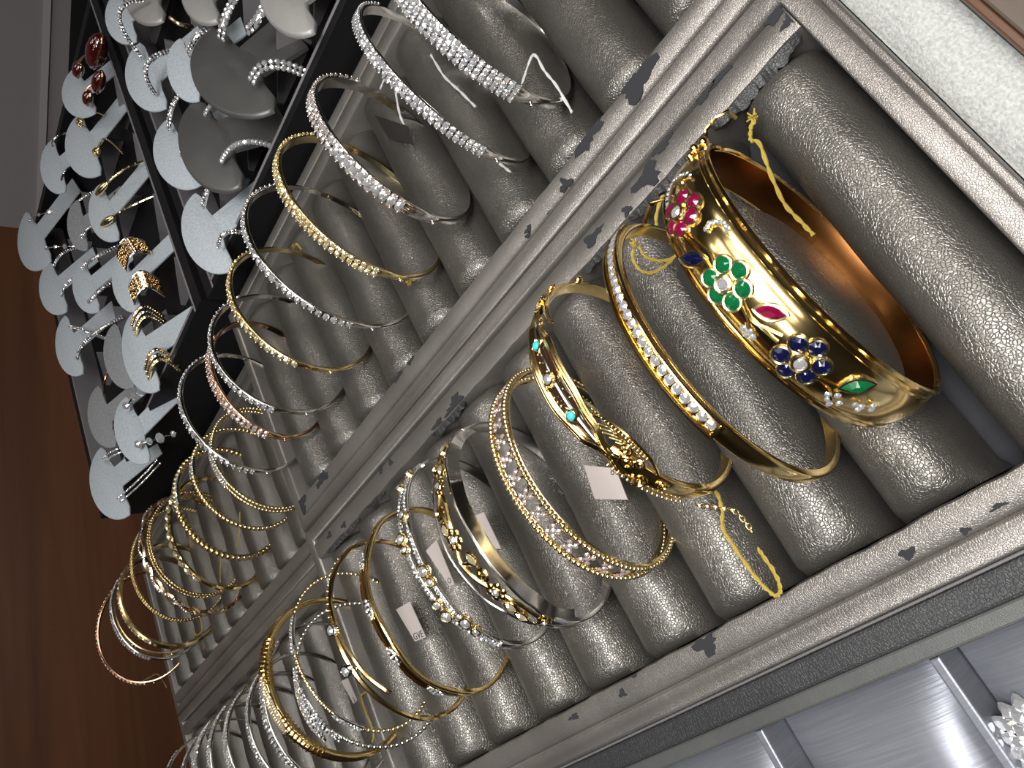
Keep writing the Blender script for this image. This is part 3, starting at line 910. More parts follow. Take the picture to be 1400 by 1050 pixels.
for k, pts3 in EAR.items():
    sty, s, lab = EL[k]
    P = arc3(*pts3)
    org = P[0].copy()
    L_ = [p - org for p in P]
    e = thing('hoop_earring' if sty not in ('drops', 'leaf', 'chain') else 'drop_earring', lab, 'earring', org, 'earrings on the stands')
    nz = Vector((-0.45, -0.25, 0.86)).normalized()
    met = {'gold': PALEGOLD, 'leaf': PALEGOLD, 'goldthin': ROSE, 'plaingold': PALEGOLD, 'wide': ROSE, 'triple': PALEGOLD}.get(sty, WHITEGOLD)
    side = (L_[-1] - L_[0]).cross(nz).normalized() if (L_[-1] - L_[0]).length > 0.01 else Vector((1, 0, 0))
    q = MB()
    if sty in ('pave', 'beads', 'dark'):
        q.tube(L_, 0.055 * s, 6)
        obj('hoop', q, WHITEGOLD, e)
        g = MB()
        for p, tn in along(L_, 0.12 * s ** 0.5):
            for w in ((-0.04, 0.04) if sty != 'beads' else (0,)):
                nn = (nz - tn * nz.dot(tn)).normalized()
                sd = tn.cross(nn)
                if sty == 'beads':
                    g.gem(p + nn * 0.05, nn, 0.085 * s)
                else:
                    g.gem(p + nn * 0.045 * s + sd * w * s, nn, 0.045 * s)
        obj('pave_stones', g, DIA, e, False, 'stuff')
    elif sty == 'double':
        for w in (-0.1, 0.1):
            q = MB()
            q.tube([p + side * w for p in L_], 0.04, 6)
            obj('hoop', q, WHITEGOLD, e)
        g = MB()
        for w in (-0.1, 0.1):
            for p, tn in along(L_, 0.09):
                g.gem(p + side * w + nz * 0.035, nz, 0.045)
        obj('pave_stones', g, DIA, e, False, 'stuff')
    elif sty in ('wide', 'triple'):
        W_ = 0.36 if sty == 'wide' else 0.30
        if sty == 'wide':
            q.sweep([[tuple(p - side * W_ + nz * 0.0), tuple(p - side * W_ + nz * 0.06), tuple(p + side * W_ + nz * 0.06), tuple(p + side * W_)] for p in L_])
            obj('hoop', q, ROSE, e)
            g = MB()
            for p, tn in along(L_, 0.13):
                for w in (-0.2, 0, 0.2):
                    g.torus(p + side * (w + random.uniform(-.05, .05)) + nz * 0.07, nz, 0.06, 0.018, n=8, m=4)
            obj('filigree', g, PALEGOLD, e, True, 'stuff')
            for w in (-1, 1):
                q = MB()
                q.tube([p + side * W_ * w + nz * 0.04 for p in L_], 0.045, 6)
                obj('rim_wire', q, WHITEGOLD, e)
        else:
            for w, mm in ((-0.22, ROSE), (0, WHITEGOLD), (0.22, PALEGOLD)):
                q = MB()
                q.tube([p + side * w for p in L_], 0.075, 6)
                obj('band', q, mm, e)
            g = MB()
            for w in (-0.22, 0, 0.22):
                for p, tn in along(L_, 0.11):
                    g.gem(p + side * w + nz * 0.07, nz, 0.042)
            obj('pave_stones', g, DIAY, e, False, 'stuff')
    elif sty == 'leaf':
        q.tube(L_, 0.05, 6)
        obj('stem', q, met, e)
        p = L_[2]
        q = MB()
        q.ball(p + nz * 0.05, 0.5, (1.0, 0.36, 0.22), 12, 7, basis(nz, L_[6] - L_[0]))
        obj('leaf', q, PALEGOLD, e)
        q = MB()
        for i in range(5):
            q.gem(L_[8 + i * 2] + nz * 0.06, nz, 0.06)
        obj('stones', q, DIAY, e, False, 'stuff')
    elif sty in ('chain', 'drops'):
        q.tube(L_, 0.03, 6)
        obj('wire', q, WHITEGOLD, e)
        for i, fr in enumerate((0, 6, 11, 17)):
            g = MB()
            r = (0.14 if sty == 'chain' else 0.22) * (1.0, 0.8, 1.1, 0.7)[i]
            g.gem(L_[fr] + nz * 0.06, nz, r)
            obj('stone', g, DIA, e, False)
    else:
        q.tube(L_, 0.05 if sty != 'plaingold' else 0.08, 7)
        obj('hoop', q, met, e)
        if sty == 'gold':
            g = MB()
            for i in range(3):
                g.torus(L_[1] + nz * (0.05 + 0.03 * i) + side * (0.06 * (i - 1)), (nz + side * (i - 1) * 0.5), 0.16, 0.055, n=10)
            obj('knot', g, PALEGOLD, e)
for i, half in enumerate(((0, 1), (2, 3))):
    (c1, r1), (c2, r2) = RED[half[0]], RED[half[1]]
    c1, c2 = Vector(c1), Vector(c2)
    e = thing('drop_earring', ('larger dark red cabochon drop earring at far upper left', 'smaller dark red cabochon drop earring below the larger one')[i], 'earring', c1)
    for c, r, sc in ((Vector((0, 0, 0)), r1, (0.75, 1.0, 0.6)), (c2 - c1, r2, (0.65, 1.25, 0.6))):
        q = MB()
        q.ball(c, r, sc, 14, 9)
        obj('cabochon', q, GARNET, e)
        q = MB()
        q.torus(c - Vector((0, 0, 0.03)), (0, 0, 1), r * 0.98, 0.05, sc[0], sc[1], (1, 0, 0), n=20)
        obj('setting', q, ROSE, e)
    q = MB()
    q.tube(arc3((0, 0, 0.1), (c2 - c1) / 2 + Vector((0.1, 0, 0.2)), c2 - c1), 0.05)
    obj('link', q, ROSE, e)

# ------------------------------------------------------------------ bangles
class Ring:
    def __init__(s, key, name, label, group=None):
        x, y, z, phi, psi, a, b, rho = BG[key]
        ex = Vector((math.cos(psi), math.sin(psi), 0))
        n = Vector((-math.sin(psi), math.cos(psi), 0))
        up = Vector((0, 0, 1)) * math.cos(phi) + n * math.sin(phi)
        e1 = ex * math.cos(rho) + up * math.sin(rho)
        e2 = -ex * math.sin(rho) + up * math.cos(rho)
        ny = e2.cross(e1)
        c = Vector((x, y, z))
        s.a, s.b = a, b
        R3 = Matrix((e1, ny, e2)).transposed()
        s.o = thing(name, label, 'bangle', c - e2 * b, group, R3)
        tab = [0.0]
        n_ = 720
        for i in range(n_):
            t0, t1 = 2 * PI * i / n_, 2 * PI * (i + 1) / n_
            tab.append(tab[-1] + (s.pos(t1) - s.pos(t0)).length)
        s.tab, s.n_ = tab, n_
    def pos(s, t, dr=0.0, w=0.0):
        p = Vector((s.a * math.cos(t), w, s.b + s.b * math.sin(t)))
        return p + s.nrm(t) * dr
    def nrm(s, t):
        return Vector((s.b * math.cos(t), 0, s.a * math.sin(t))).normalized()
    def tan(s, t):
        return Vector((-s.a * math.sin(t), 0, s.b * math.cos(t))).normalized()
    def ts(s, t0, t1, step):
        def arc(t):
            k = (t / (2 * PI)) * s.n_
            i = int(math.floor(k))
            f = k - i
            wrap, i = divmod(i, s.n_)
            return wrap * s.tab[-1] + s.tab[i] * (1 - f) + s.tab[i + 1] * f
        a0, a1 = arc(t0), arc(t1)
        m_ = max(1, int(round((a1 - a0) / step)))
        out = []
        t = t0
        for k in range(m_):
            tgt = a0 + (a1 - a0) * (k + 0.5) / m_
            lo, hi = t, t1
            for _ in range(24):
                md = (lo + hi) / 2
                if arc(md) < tgt:
                    lo = md
                else:
                    hi = md
            t = (lo + hi) / 2
            out.append(t)
        return out
    def band(s, name, hw, d0, d1, M_, t0=0.0, t1=2 * PI, w0=0.0, n=72, label=None, dome=0.0):
        q = MB()
        closed = abs(t1 - t0 - 2 * PI) < 1e-6
        rings = []
        for i in range(n if closed else n + 1):
            t = t0 + (t1 - t0) * i / n
            h = hw(t) if callable(hw) else hw
            c = w0(t) if callable(w0) else w0
            bv = min(0.03, h * 0.3)
            pr = [(d0, -h), (d1 - bv, -h), (d1, -h + bv)]
            if dome:
                pr += [(d1 + dome * (1 - u * u), u * (h - bv)) for u in (-0.6, -0.2, 0.2, 0.6)]
            pr += [(d1, h - bv), (d1 - bv, h), (d0, h)]
            rings.append([tuple(s.pos(t, d, c + w)) for d, w in pr])
        q.sweep(rings, closed)
        return obj(name, q, M_, s.o, label=label)
    def strand(s, name, fn, rad, M_, t0=0.0, t1=2 * PI, n=72, m=6, label=None, q=None):
        own = q is None
        q = q or MB()
        closed = abs(t1 - t0 - 2 * PI) < 1e-6
        pts = []
        for i in range(n if closed else n + 1):
            t = t0 + (t1 - t0) * i / n
            d, w = fn(t) if callable(fn) else fn
            pts.append(s.pos(t, d, w))
        q.tube(pts, rad, m, closed)
        return obj(name, q, M_, s.o, label=label) if own else None
    def beads(s, name, M_, t0, t1, rad, step=None, w=0.0, d=0.0, kind='stuff', label=None, sx=1.0):
        q = MB()
        for t in s.ts(t0, t1, step or rad * 1.9):
            ww = w(t) if callable(w) else w
            q.ball(s.pos(t, d, ww), rad, (sx, 1, 1), 7, 5)
        return obj(name, q, M_, s.o, True, kind, label)
    def pave(s, name, M_, t0, t1, rad, rows=(0.0,), d=0.05, step=None, label=None, q=None):
        own = q is None
        q = q or MB()
        for ri, w in enumerate(rows):
            tt = s.ts(t0, t1, step or rad * 2.05)
            for i, t in enumerate(tt):
                ww = w(t) if callable(w) else w
                if ri % 2 and i + 1 < len(tt):
                    t = (t + tt[i + 1]) / 2
                nn = (s.nrm(t) + s.tan(t) * random.uniform(-.4, .4) + Vector((0, random.uniform(-.4, .4) + ww * 0.5, 0))).normalized()
                q.gem(s.pos(t, d, ww), nn, rad)
        return obj(name, q, M_, s.o, False, 'stuff', label) if own else None
    def stone(s, name, M_, t, w, r, d=0.1, sx=1.0, sy=1.0, tan=None, marquise=False, bez=None, bm=GOLD, label=None, br=0.03, n=8):
        nn = s.nrm(t)
        tn = tan if tan is not None else s.tan(t)
        p = s.pos(t, d, w)
        q = MB()
        q.gem((0, 0, 0), (0, 0, 1), r, sx, sy, (1, 0, 0), marquise, 10 if not marquise else 12)
        o = obj(name, q, M_, s.o, False, None, label)
        Mx = basis(nn, tn).to_4x4()
        Mx.translation = p * U
        o.matrix_basis = Mx
        if bez:
            q = MB()
            q.torus((0, 0, -0.01), (0, 0, 1), r * 1.08, br, sx, sy, (1, 0, 0), marquise, 18, 6)
            q.torus((0, 0, -0.05), (0, 0, 1), r * 1.02, br * 1.2, sx, sy, (1, 0, 0), marquise, 18, 6)
            obj(bez, q, bm, o)
        return o
    def curve(s, name, pts, rad, M_, d=0.1, m=6, q=None):
        """a wire through (t, w) points lying on the ring"""
        own = q is None
        q = q or MB()
        P = []
        n = 6
        for i in range(len(pts) - 1):
            p0 = pts[max(0, i - 1)]
            p1, p2 = pts[i], pts[i + 1]
            p3 = pts[min(len(pts) - 1, i + 2)]
            for k in range(n):
                u = k / n
                f = lambda a, b, c, e: 0.5 * (2 * b + (c - a) * u + (2 * a - 5 * b + 4 * c - e) * u * u + (3 * b - a - 3 * c + e) * u ** 3)
                P.append((f(p0[0], p1[0], p2[0], p3[0]), f(p0[1], p1[1], p2[1], p3[1])))
        P.append(pts[-1])
        q.tube([s.pos(t, d, w) for t, w in P], rad, m)
        return obj(name, q, M_, s.o) if own else None
    def spiral(s, q, t, w, r, turns, d, rad, a0=0.0, hand=1):
        P = []
        n = 22
        rt = (s.a + s.b) / 2
        for i in range(n + 1):
            u = i / n
            a = a0 + hand * turns * 2 * PI * u
            rr = r * (1 - 0.78 * u)
            P.append(s.pos(t + rr * math.cos(a) / rt, d, w + rr * math.sin(a)))
        q.tube(P, rad, 5)

def lerp_tab(tab):
    def f(t):
        if t <= tab[0][0]:
            return tab[0][1]
        for (a, x), (b, y) in zip(tab, tab[1:]):
            if t <= b:
                u = (t - a) / (b - a)
                u = u * u * (3 - 2 * u)
                return x + (y - x) * u
        return tab[-1][1]
    return f

# --- the wide gold bangle with coloured flowers
r = Ring('A1', 'gem_flower_bangle', 'wide gold bangle with ruby, emerald and sapphire flowers')
Wf = lambda t: 0.30 + 0.23 * max(0.0, math.sin(t)) ** 0.5 if math.sin(t) > 0 else 0.30
def a1_profile(t):
    h = Wf(t)
    top = max(0.0, math.sin(t)) ** 0.6
    out = []
    for i in range(13):
        u = -1 + 2 * i / 12
        bulge = (0.03 + 0.20 * top) * (1 - abs(u) ** 2.4)
        out.append((bulge - 0.02, u * h))
    return out
q = MB()
rings = []
nA = 110
for i in range(nA):
    t = 2 * PI * i / nA
    pr = a1_profile(t)
    h = Wf(t)
    pr2 = [(-0.06, h * 0.98), (-0.06, -h * 0.98)]
    rings.append([tuple(r.pos(t, d, w)) for d, w in pr + pr2])
q.sweep(rings, True)
obj('band', q, GOLD, r.o)
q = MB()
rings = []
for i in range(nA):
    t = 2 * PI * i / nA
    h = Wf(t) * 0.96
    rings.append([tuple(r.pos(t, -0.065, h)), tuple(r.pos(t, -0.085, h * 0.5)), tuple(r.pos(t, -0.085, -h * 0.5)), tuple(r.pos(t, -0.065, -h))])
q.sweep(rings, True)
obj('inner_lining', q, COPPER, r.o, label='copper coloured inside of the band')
for sg in (-1, 1):
    r.strand('rim_wire', lambda t: (0.0, sg * Wf(t)), 0.045, GOLD, n=110)
    r.strand('rim_wire', lambda t: (0.045, sg * (Wf(t) - 0.10)), 0.03, GOLD, t0=0.35, t1=2.8, n=80)
def a1_d(t, w):
    h = Wf(t)
    u = w / h
    return (0.03 + 0.20 * max(0.0, math.sin(t)) ** 0.6) * (1 - min(1, abs(u)) ** 2.4)
def flower(C_, petals, M_, nm, lab):
    r.stone('flower_center', DIA, C_[0], C_[1], 0.098, a1_d(*C_) + 0.05, bez='bezel', bm=PALEGOLD, br=0.035)
    for i, (t, w) in enumerate(petals):
        r.stone(nm, M_, t, w, 0.113, a1_d(t, w) + 0.02, bez='bezel', bm=PALEGOLD, br=0.022, label=lab, sx=1.05)
flower((0.866, 0.13), [(0.795, -0.04), (0.89, -0.16), (0.961, -0.04), (0.965, 0.19), (0.895, 0.30), (0.795, 0.23)], RUBY, 'petal_stone', 'pinkish red ruby petal')
flower((1.394, 0.09), [(1.315, -0.06), (1.394, -0.18), (1.475, -0.07), (1.488, 0.16), (1.404, 0.28), (1.318, 0.2)], EMER, 'petal_stone', 'green emerald petal')
flower((1.929, 0.07), [(1.85, -0.10), (1.929, -0.22), (2.016, -0.08), (2.008, 0.16), (1.922, 0.28), (1.840, 0.17)], SAPH, 'petal_stone', 'dark blue sapphire petal')
def dirv(t0, w0, t1, w1):
    return r.pos(t1, 0, w1) - r.pos(t0, 0, w0)
for (t, w), (ta, wa), (tb, wb), M_, lab in (((1.168, 0.26), (1.118, 0.39), (1.213, 0.13), SAPH, 'dark blue marquise leaf'), ((1.648, -0.14), (1.583, -0.01), (1.716, -0.28), RUBY, 'red marquise leaf'), ((2.22, -0.165), (2.181, -0.05), (2.26, -0.28), EMER, 'green marquise leaf')):
    r.stone('leaf_stone', M_, t, w, 0.21, a1_d(t, w) + 0.03, 1.0, 0.85, dirv(ta, wa, tb, wb), True, 'bezel', PALEGOLD, lab, 0.026)
q = MB()
for pts in ([(1.0, 0.16), (1.08, 0.10), (1.15, 0.05), (1.22, 0.0), (1.27, 0.03)], [(1.02, 0.20), (1.09, 0.17), (1.2, 0.12), (1.28, 0.12)], [(1.50, 0.02), (1.56, 0.08), (1.64, 0.12), (1.70, 0.05), (1.77, -0.03)], [(1.52, 0.1), (1.6, 0.16), (1.66, 0.28)], [(1.58, 0.12), (1.68, 0.1), (1.78, 0.08)], [(2.03, 0.09), (2.10, 0.05), (2.17, 0.0), (2.22, -0.06)], [(2.06, 0.1), (2.13, 0.12), (2.20, 0.2)], [(0.72, 0.1), (0.66, 0.0), (0.7, -0.12)]):
    r.curve('vine', pts, 0.022, GOLD, 0.215, 5, q)
obj('vine', q, GOLD, r.o)
q = MB()
for t, w in [(2.189, 0.24), (2.228, 0.3), (2.197, 0.10), (2.25, 0.19), (2.315, 0.07), (2.354, 0.05), (2.417, 0.02), (2.16, 0.17), (2.36, 0.12), (2.40, -0.04), (1.653, 0.33), (1.685, 0.28), (1.653, 0.25), (1.62, 0.29), (1.66, 0.29)]:
    q.gem(r.pos(t, a1_d(t, w) + 0.03, w), r.nrm(t), 0.05)
for path in ([(0.66, 0.25), (0.60, 0.17), (0.57, 0.05), (0.59, -0.08), (0.63, -0.2), (0.72, -0.28)], [(1.10, -0.14), (1.085, -0.22), (1.10, -0.3), (1.13, -0.36), (1.17, -0.37), (1.2, -0.32)], [(0.70, 0.28), (0.75, 0.33), (0.82, 0.36)]):
    for i in range(len(path) - 1):
        for u in (0, 0.5):
            t = path[i][0] + (path[i + 1][0] - path[i][0]) * u
            w = path[i][1] + (path[i + 1][1] - path[i][1]) * u
            q.gem(r.pos(t, a1_d(t, w) + 0.03, w), r.nrm(t), 0.038)
obj('pave_diamonds', q, DIA, r.o, False, 'stuff')
q = MB()
q.ball(r.pos(0.30, 0.14, -0.30), 0.085)
q.ball(r.pos(0.34, 0.12, -0.20), 0.07)
obj('clasp_ball', q, GOLD, r.o)
q = MB()
q.tube([r.pos(0.22, 0.05, -0.42), r.pos(0.20, 0.2, -0.55), r.pos(0.17, 0.22, -0.75), r.pos(0.12, 0.16, -0.92), r.pos(0.06, 0.02, -0.9)], 0.035)
q.ball(r.pos(0.24, 0.1, -0.42), 0.09)
obj('safety_catch', q, GOLD, r.o)

# --- channel set gold bangle
r = Ring('A2', 'channel_set_bangle', 'slim yellow gold bangle with a channel of round diamonds next to the flower bangle')
r.band('band', lambda t: 0.11 + 0.06 * max(0.0, math.sin(t)), -0.06, 0.06, GOLD, n=110)
ct0, ct1 = 0.42, 2.22
for sg in (-1, 1):
    r.strand('channel_wall', lambda t: (0.075, sg * (0.105 + 0.05 * max(0.0, math.sin(t)))), 0.034, GOLD, ct0, ct1, 70)
q = MB()
for te in (ct0, ct1):
    q.tube([r.pos(te, 0.07, w) for w in (-0.13, -0.06, 0, 0.06, 0.13)], 0.036)
obj('channel_end', q, GOLD, r.o)
proto = None
for t in r.ts(ct0 + 0.02, ct1 - 0.02, 0.172):
    if proto is None:
        proto = r.stone('channel_stone', DIA, t, 0.0, 0.083, 0.075)
    else:
        o = dup(proto, r.o)
        Mx = (basis(r.nrm(t) + Vector((random.uniform(-.1, .1), random.uniform(-.1, .1), 0)), r.tan(t)) @ Matrix.Rotation(random.uniform(0, 1), 3, 'Z')).to_4x4()
        Mx.translation = r.pos(t, 0.075, 0.0) * U
        o.matrix_basis = Mx
q = MB()
q.tube([r.pos(0.12, 0.04, -0.15), r.pos(0.2, 0.1, -0.5), r.pos(0.12, 0.05, -0.75), r.pos(0.02, -0.05, -0.6)], 0.05)
obj('safety_catch', q, GOLD, r.o)

# --- turquoise filigree bangle
r = Ring('A3', 'turquoise_bangle', 'ornate antique gold bangle with two turquoises and one diamond')
Lf = lerp_tab([(0.62, 0.0), (0.80, 0.06), (1.0, 0.22), (1.30, 0.27), (1.65, 0.27), (1.95, 0.18), (2.15, 0.02), (2.35, -0.12)])
Rf = lerp_tab([(0.62, 0.10), (0.80, 0.10), (1.0, -0.10), (1.30, -0.24), (1.65, -0.27), (1.95, -0.18), (2.15, 0.0), (2.35, 0.14)])
r.band('band', lambda t: 0.13 if not 2.2 < t < 3.1 else 0.19, -0.08, 0.02, GOLD, 2.15, 2 * PI + 0.75, n=80, dome=0.04)
r.band('enamel_panel', lambda t: max(0.03, (Lf(t) - Rf(t)) / 2 - 0.01), -0.06, -0.01, DARKPANEL, 0.85, 2.1, lambda t: (Lf(t) + Rf(t)) / 2, 50, 'dark bronze panel', dome=0.05)
for fn in (Lf, Rf):
    for off, rd in ((0.0, 0.05), (0.055, 0.032), (-0.055, 0.032)):
        r.strand('gold_rail', lambda t: (0.03, fn(t) + off), rd, GOLD, 0.62, 2.35, 60)
r.strand('center_wire', lambda t: (0.055, 0.03 * math.sin(t * 3)), 0.025, WHITEGOLD, 0.95, 2.05, 40, label='pale central wire')
q = MB()
for t, w, rr, hd in ((0.55, 0.05, 0.12, 1), (0.42, -0.05, 0.11, -1), (0.68, -0.08, 0.10, 1), (2.3, -0.1, 0.14, 1), (2.47, 0.05, 0.15, -1), (2.62, -0.08, 0.12, 1), (2.22, -0.3, 0.12, -1), (2.38, -0.24, 0.11, 1)):
    r.spiral(q, t, w, rr, 1.5, 0.07, 0.026, random.uniform(0, 6), hd)
for k in range(6):
    r.curve('x', [(1.92 + 0.055 * k, -0.16 - 0.02 * k), (2.02 + 0.05 * k, -0.34), (2.10 + 0.05 * k, -0.40 + 0.02 * k)], 0.018, GOLD, 0.02, 5, q)
r.curve('x', [(1.85, -0.20), (2.0, -0.42), (2.2, -0.48), (2.4, -0.40), (2.55, -0.20)], 0.03, GOLD, 0.0, 6, q)
r.curve('x', [(0.5, -0.1), (0.75, -0.22), (1.0, -0.34), (1.12, -0.42)], 0.03, GOLD, 0.0, 6, q)
r.curve('x', [(0.6, -0.05), (0.8, -0.12), (1.0, -0.25), (1.12, -0.42)], 0.022, GOLD, 0.0, 6, q)
obj('filigree_scrolls', q, GOLD, r.o)
q = MB()
for t in r.ts(2.2, 2.95, 0.1):
    q.ball(r.pos(t, 0.05, 0.20), 0.038)
for t in r.ts(1.85, 2.4, 0.07):
    q.ball(r.pos(t, 0.02, -0.44 + 0.3 * abs(t - 2.15)), 0.026)
for t, w in ((1.26, 0.08), (1.30, -0.02), (1.33, 0.09), (1.62, 0.14), (1.66, 0.12), (1.70, 0.1), (1.62, -0.12), (1.70, -0.15)):
    q.ball(r.pos(t, 0.06, w), 0.022)
obj('gold_granules', q, PALEGOLD, r.o, True, 'stuff')
for t, M_, lab in ((1.189, TURQ, None), (1.803, TURQ, None)):
    q = MB()
    q.ball(r.pos(t, 0.09, 0.03), 0.085, (1, 1, 0.7), 10, 7, basis(r.nrm(t)))
    obj('turquoise', q, TURQ, r.o)
    q = MB()
    P4 = [r.pos(t + a, 0.07, 0.03 + w) for a, w in ((0.065, 0), (0, 0.13), (-0.065, 0), (0, -0.13))]
    q.tube(P4, 0.03, 5, True)
    obj('star_setting', q, PALEGOLD, r.o)
r.stone('diamond', DIA, 1.496, 0.03, 0.10, 0.12, bez='bezel', bm=PALEGOLD)
q = MB()
for k in range(7):
    a = 2 * PI * k / 7
    q.ball(r.pos(1.496 + 0.055 * math.cos(a), 0.10, 0.03 + 0.13 * math.sin(a)), 0.035)
obj('prongs', q, PALEGOLD, r.o)
q = MB()
q.ball(r.pos(0.02, 0.04, -0.12), 0.10)
obj('clasp_ball', q, GOLD, r.o)

# --- openwork bangle with star clusters
r = Ring('A4', 'openwork_bangle', 'openwork bangle of two beaded gold rails with small diamond crosses between')
wl = lambda t: 0.23 * (0.45 + 0.55 * max(0.0, math.sin(t)) ** 0.5)
for sg, off in ((1, 0.0), (-1, -0.06)):
    r.strand('rail', lambda t: (-0.03, sg * wl(t) + off), 0.045, PALEGOLD)
    r.beads('rail_beads', PALEGOLD, 0, 2 * PI, 0.062, 0.105, (lambda t, sg=sg, off=off: sg * wl(t) + off), 0.035)
tt = r.ts(0.45, 2.95, 0.40)
for i, t in enumerate(tt):
    q = MB()
    hh = wl(t) * 0.8
    for a in (1, -1):
        q.tube([r.pos(t - 0.045, 0.02, -0.03 - a * hh), r.pos(t, 0.03, -0.03), r.pos(t + 0.045, 0.02, -0.03 + a * hh)], 0.025, 5)
    o = obj('cross_bar', q, ROSE, r.o)
    g = MB()
    for dt, w in ((0, 0), (-0.03, 0.09), (0.03, 0.09), (-0.03, -0.09), (0.03, -0.09)):
        g.gem(r.pos(t + dt, 0.06, -0.03 + w), r.nrm(t), 0.055)
    obj('cross_stones', g, DIAP, r.o, False, 'stuff')

# --- two tone bangle with vine flowers
r = Ring('A5', 'vine_flower_bangle', 'white gold bangle with yellow gold flowers, curling vines and leaves')
L5 = lerp_tab([(0.3, 0.05), (0.8, 0.16), (1.2, 0.30), (1.7, 0.42), (2.07, 0.38), (2.45, 0.24), (2.8, 0.06)])
R5 = lerp_tab([(0.3, -0.10), (0.8, -0.22), (1.26, -0.36), (1.71, -0.42), (2.09, -0.38), (2.4, -0.30), (2.8, -0.10)])
r.band('lower_band', 0.16, -0.05, 0.05, WHITEGOLD, 2.75, 2 * PI + 0.35, n=60)
r.strand('side_rail', lambda t: (0.04, L5(t)), 0.03, WHITEGOLD, 0.3, 2.8, 60)
r.strand('side_rail', lambda t: (0.04, R5(t)), 0.03, WHITEGOLD, 0.3, 2.8, 60)
q = MB()
rings = []
for i in range(71):
    t = 0.25 + 2.75 * i / 70
    w = R5(t) - 0.03
    rings.append([tuple(r.pos(t, d, w + x)) for d, x in ((-0.2, -0.10), (0.03, 0.0), (0.03, 0.03), (-0.2, -0.07))])
q.sweep(rings)
obj('side_plate', q, WHITEGOLD, r.o)
for t, w, rr in ((1.15, -0.06, 0.18), (1.63, 0.0, 0.215), (2.157, -0.07, 0.20), (2.646, -0.10, 0.15)):
    q = MB()
    for k in range(6):
        a = 2 * PI * k / 6
        p = r.pos(t + rr * 0.72 * math.cos(a) / 2.3, 0.09, w + rr * 0.72 * math.sin(a))
        q.ball(p, rr * 0.42, (1, 1, 0.5), 8, 5, basis(r.nrm(t)))
    q.torus(r.pos(t, 0.11, w), r.nrm(t), rr * 0.42, 0.025)
    obj('gold_flower', q, GOLD, r.o)
    r.stone('flower_stone', DIA, t, w, rr * 0.40, 0.15)
q = MB()
for pts in ([(1.2, 0.0), (1.3, 0.10), (1.42, 0.06), (1.58, 0.03)], [(1.2, -0.04), (1.32, -0.12), (1.45, -0.08), (1.58, 0.0)], [(1.68, 0.06), (1.8, 0.2), (1.95, 0.16), (2.12, 0.0)], [(1.82, 0.17), (1.86, 0.0), (1.84, -0.08)], [(2.2, -0.1), (2.35, -0.16), (2.5, -0.14), (2.62, -0.1)], [(2.3, -0.14), (2.42, 0.0), (2.46, 0.05)], [(0.6, 0.0), (0.8, 0.08), (1.0, 0.02), (1.1, -0.05)], [(0.75, 0.05), (0.85, -0.1), (0.95, -0.12)]):
    r.curve('x', pts, 0.045, GOLD, 0.06, 6, q)
for t, w, hd, a0 in ((1.36, 0.17, 1, 3.5), (1.98, -0.08, -1, 1.0), (0.92, 0.14, 1, 2.0)):
    r.spiral(q, t, w, 0.15, 1.3, 0.06, 0.042, a0, hd)
obj('gold_vine', q, GOLD, r.o)
for t, w in ((1.52, 0.14), (1.84, -0.12), (2.33, 0.02), (2.46, 0.08), (1.0, -0.12), (0.7, -0.02)):
    r.stone('leaf_stone', DIAY, t, w, 0.15, 0.09, 1.0, 1.0, None, True, 'leaf_setting', GOLD, None, 0.028)

# --- white bangle with yellow bezels
r = Ring('A6', 'bezel_bangle', 'white diamond double strand bangle with round yellow gold bezels')
s1 = lambda t: 0.13 * math.sin(min(PI, max(0.0, (t - 0.25) * PI / 2.65)))
r.band('lower_band', 0.12, -0.05, 0.05, WHITEGOLD, 2.75, 2 * PI + 0.35, n=60)
for sg in (1, -1):
    r.band('strand', 0.055, -0.05, 0.03, WHITEGOLD, 0.3, 2.8, lambda t: sg * s1(t), 60)
    r.pave('pave_stones', DIA, 0.32, 2.78, 0.052, ((lambda t, sg=sg: sg * s1(t)),), 0.045)
for t, w, rr in ((0.62, -0.06, .09), (0.78, 0.12, .09), (1.173, -0.10, .10), (1.37, 0.11, .12), (1.475, 0.09, .08), (1.735, -0.16, .125), (1.845, -0.16, .10), (2.025, 0.06, .095), (2.15, 0.07, .13), (2.30, -0.15, .125), (2.425, -0.14, .095)):
    q = MB()
    for d in (0.02, 0.06, 0.10):
        q.torus(r.pos(t, d, w), r.nrm(t), rr * 1.02, 0.024, n=16)
    obj('bezel_cup', q, PALEGOLD, r.o)
    r.stone('bezel_stone', DIA, t, w, rr * 0.92, 0.13, bez='bezel_rim', bm=PALEGOLD, br=0.028)

# --- plain gold with diamond clusters
r = Ring('A7', 'cluster_bangle', 'smooth yellow gold bangle with small oval diamond clusters')
r.band('band', lambda t: 0.10 + 0.07 * max(0.0, math.sin(t)), -0.05, 0.05, GOLD, n=100, w0=lambda t: 0.05 * math.sin(t * 6))
r.strand('edge_wire', lambda t: (0.05, 0.05 * math.sin(t * 6) - 0.16 * max(0.0, math.sin(t))), 0.03, GOLD, 0.2, 2.95, 70)
for t, w in ((1.031, 0.02), (1.535, 0.0), (2.016, 0.03), (2.567, 0.03)):
    g = MB()
    for dt, dw in ((0, 0), (0.045, 0.04), (-0.045, 0.04), (0.045, -0.05), (-0.045, -0.05), (0.085, 0), (-0.085, 0), (0, 0.08), (0, -0.09)):
        g.gem(r.pos(t + dt, 0.09, w + dw), r.nrm(t), 0.05)
    obj('diamond_cluster', g, DIA, r.o, False)
    q = MB()
    q.ball(r.pos(t, 0.05, w), 0.16, (1.35, 0.75, 0.3), 12, 6, basis(r.nrm(t), r.tan(t)))
    obj('cluster_seat', q, WHITEGOLD, r.o)

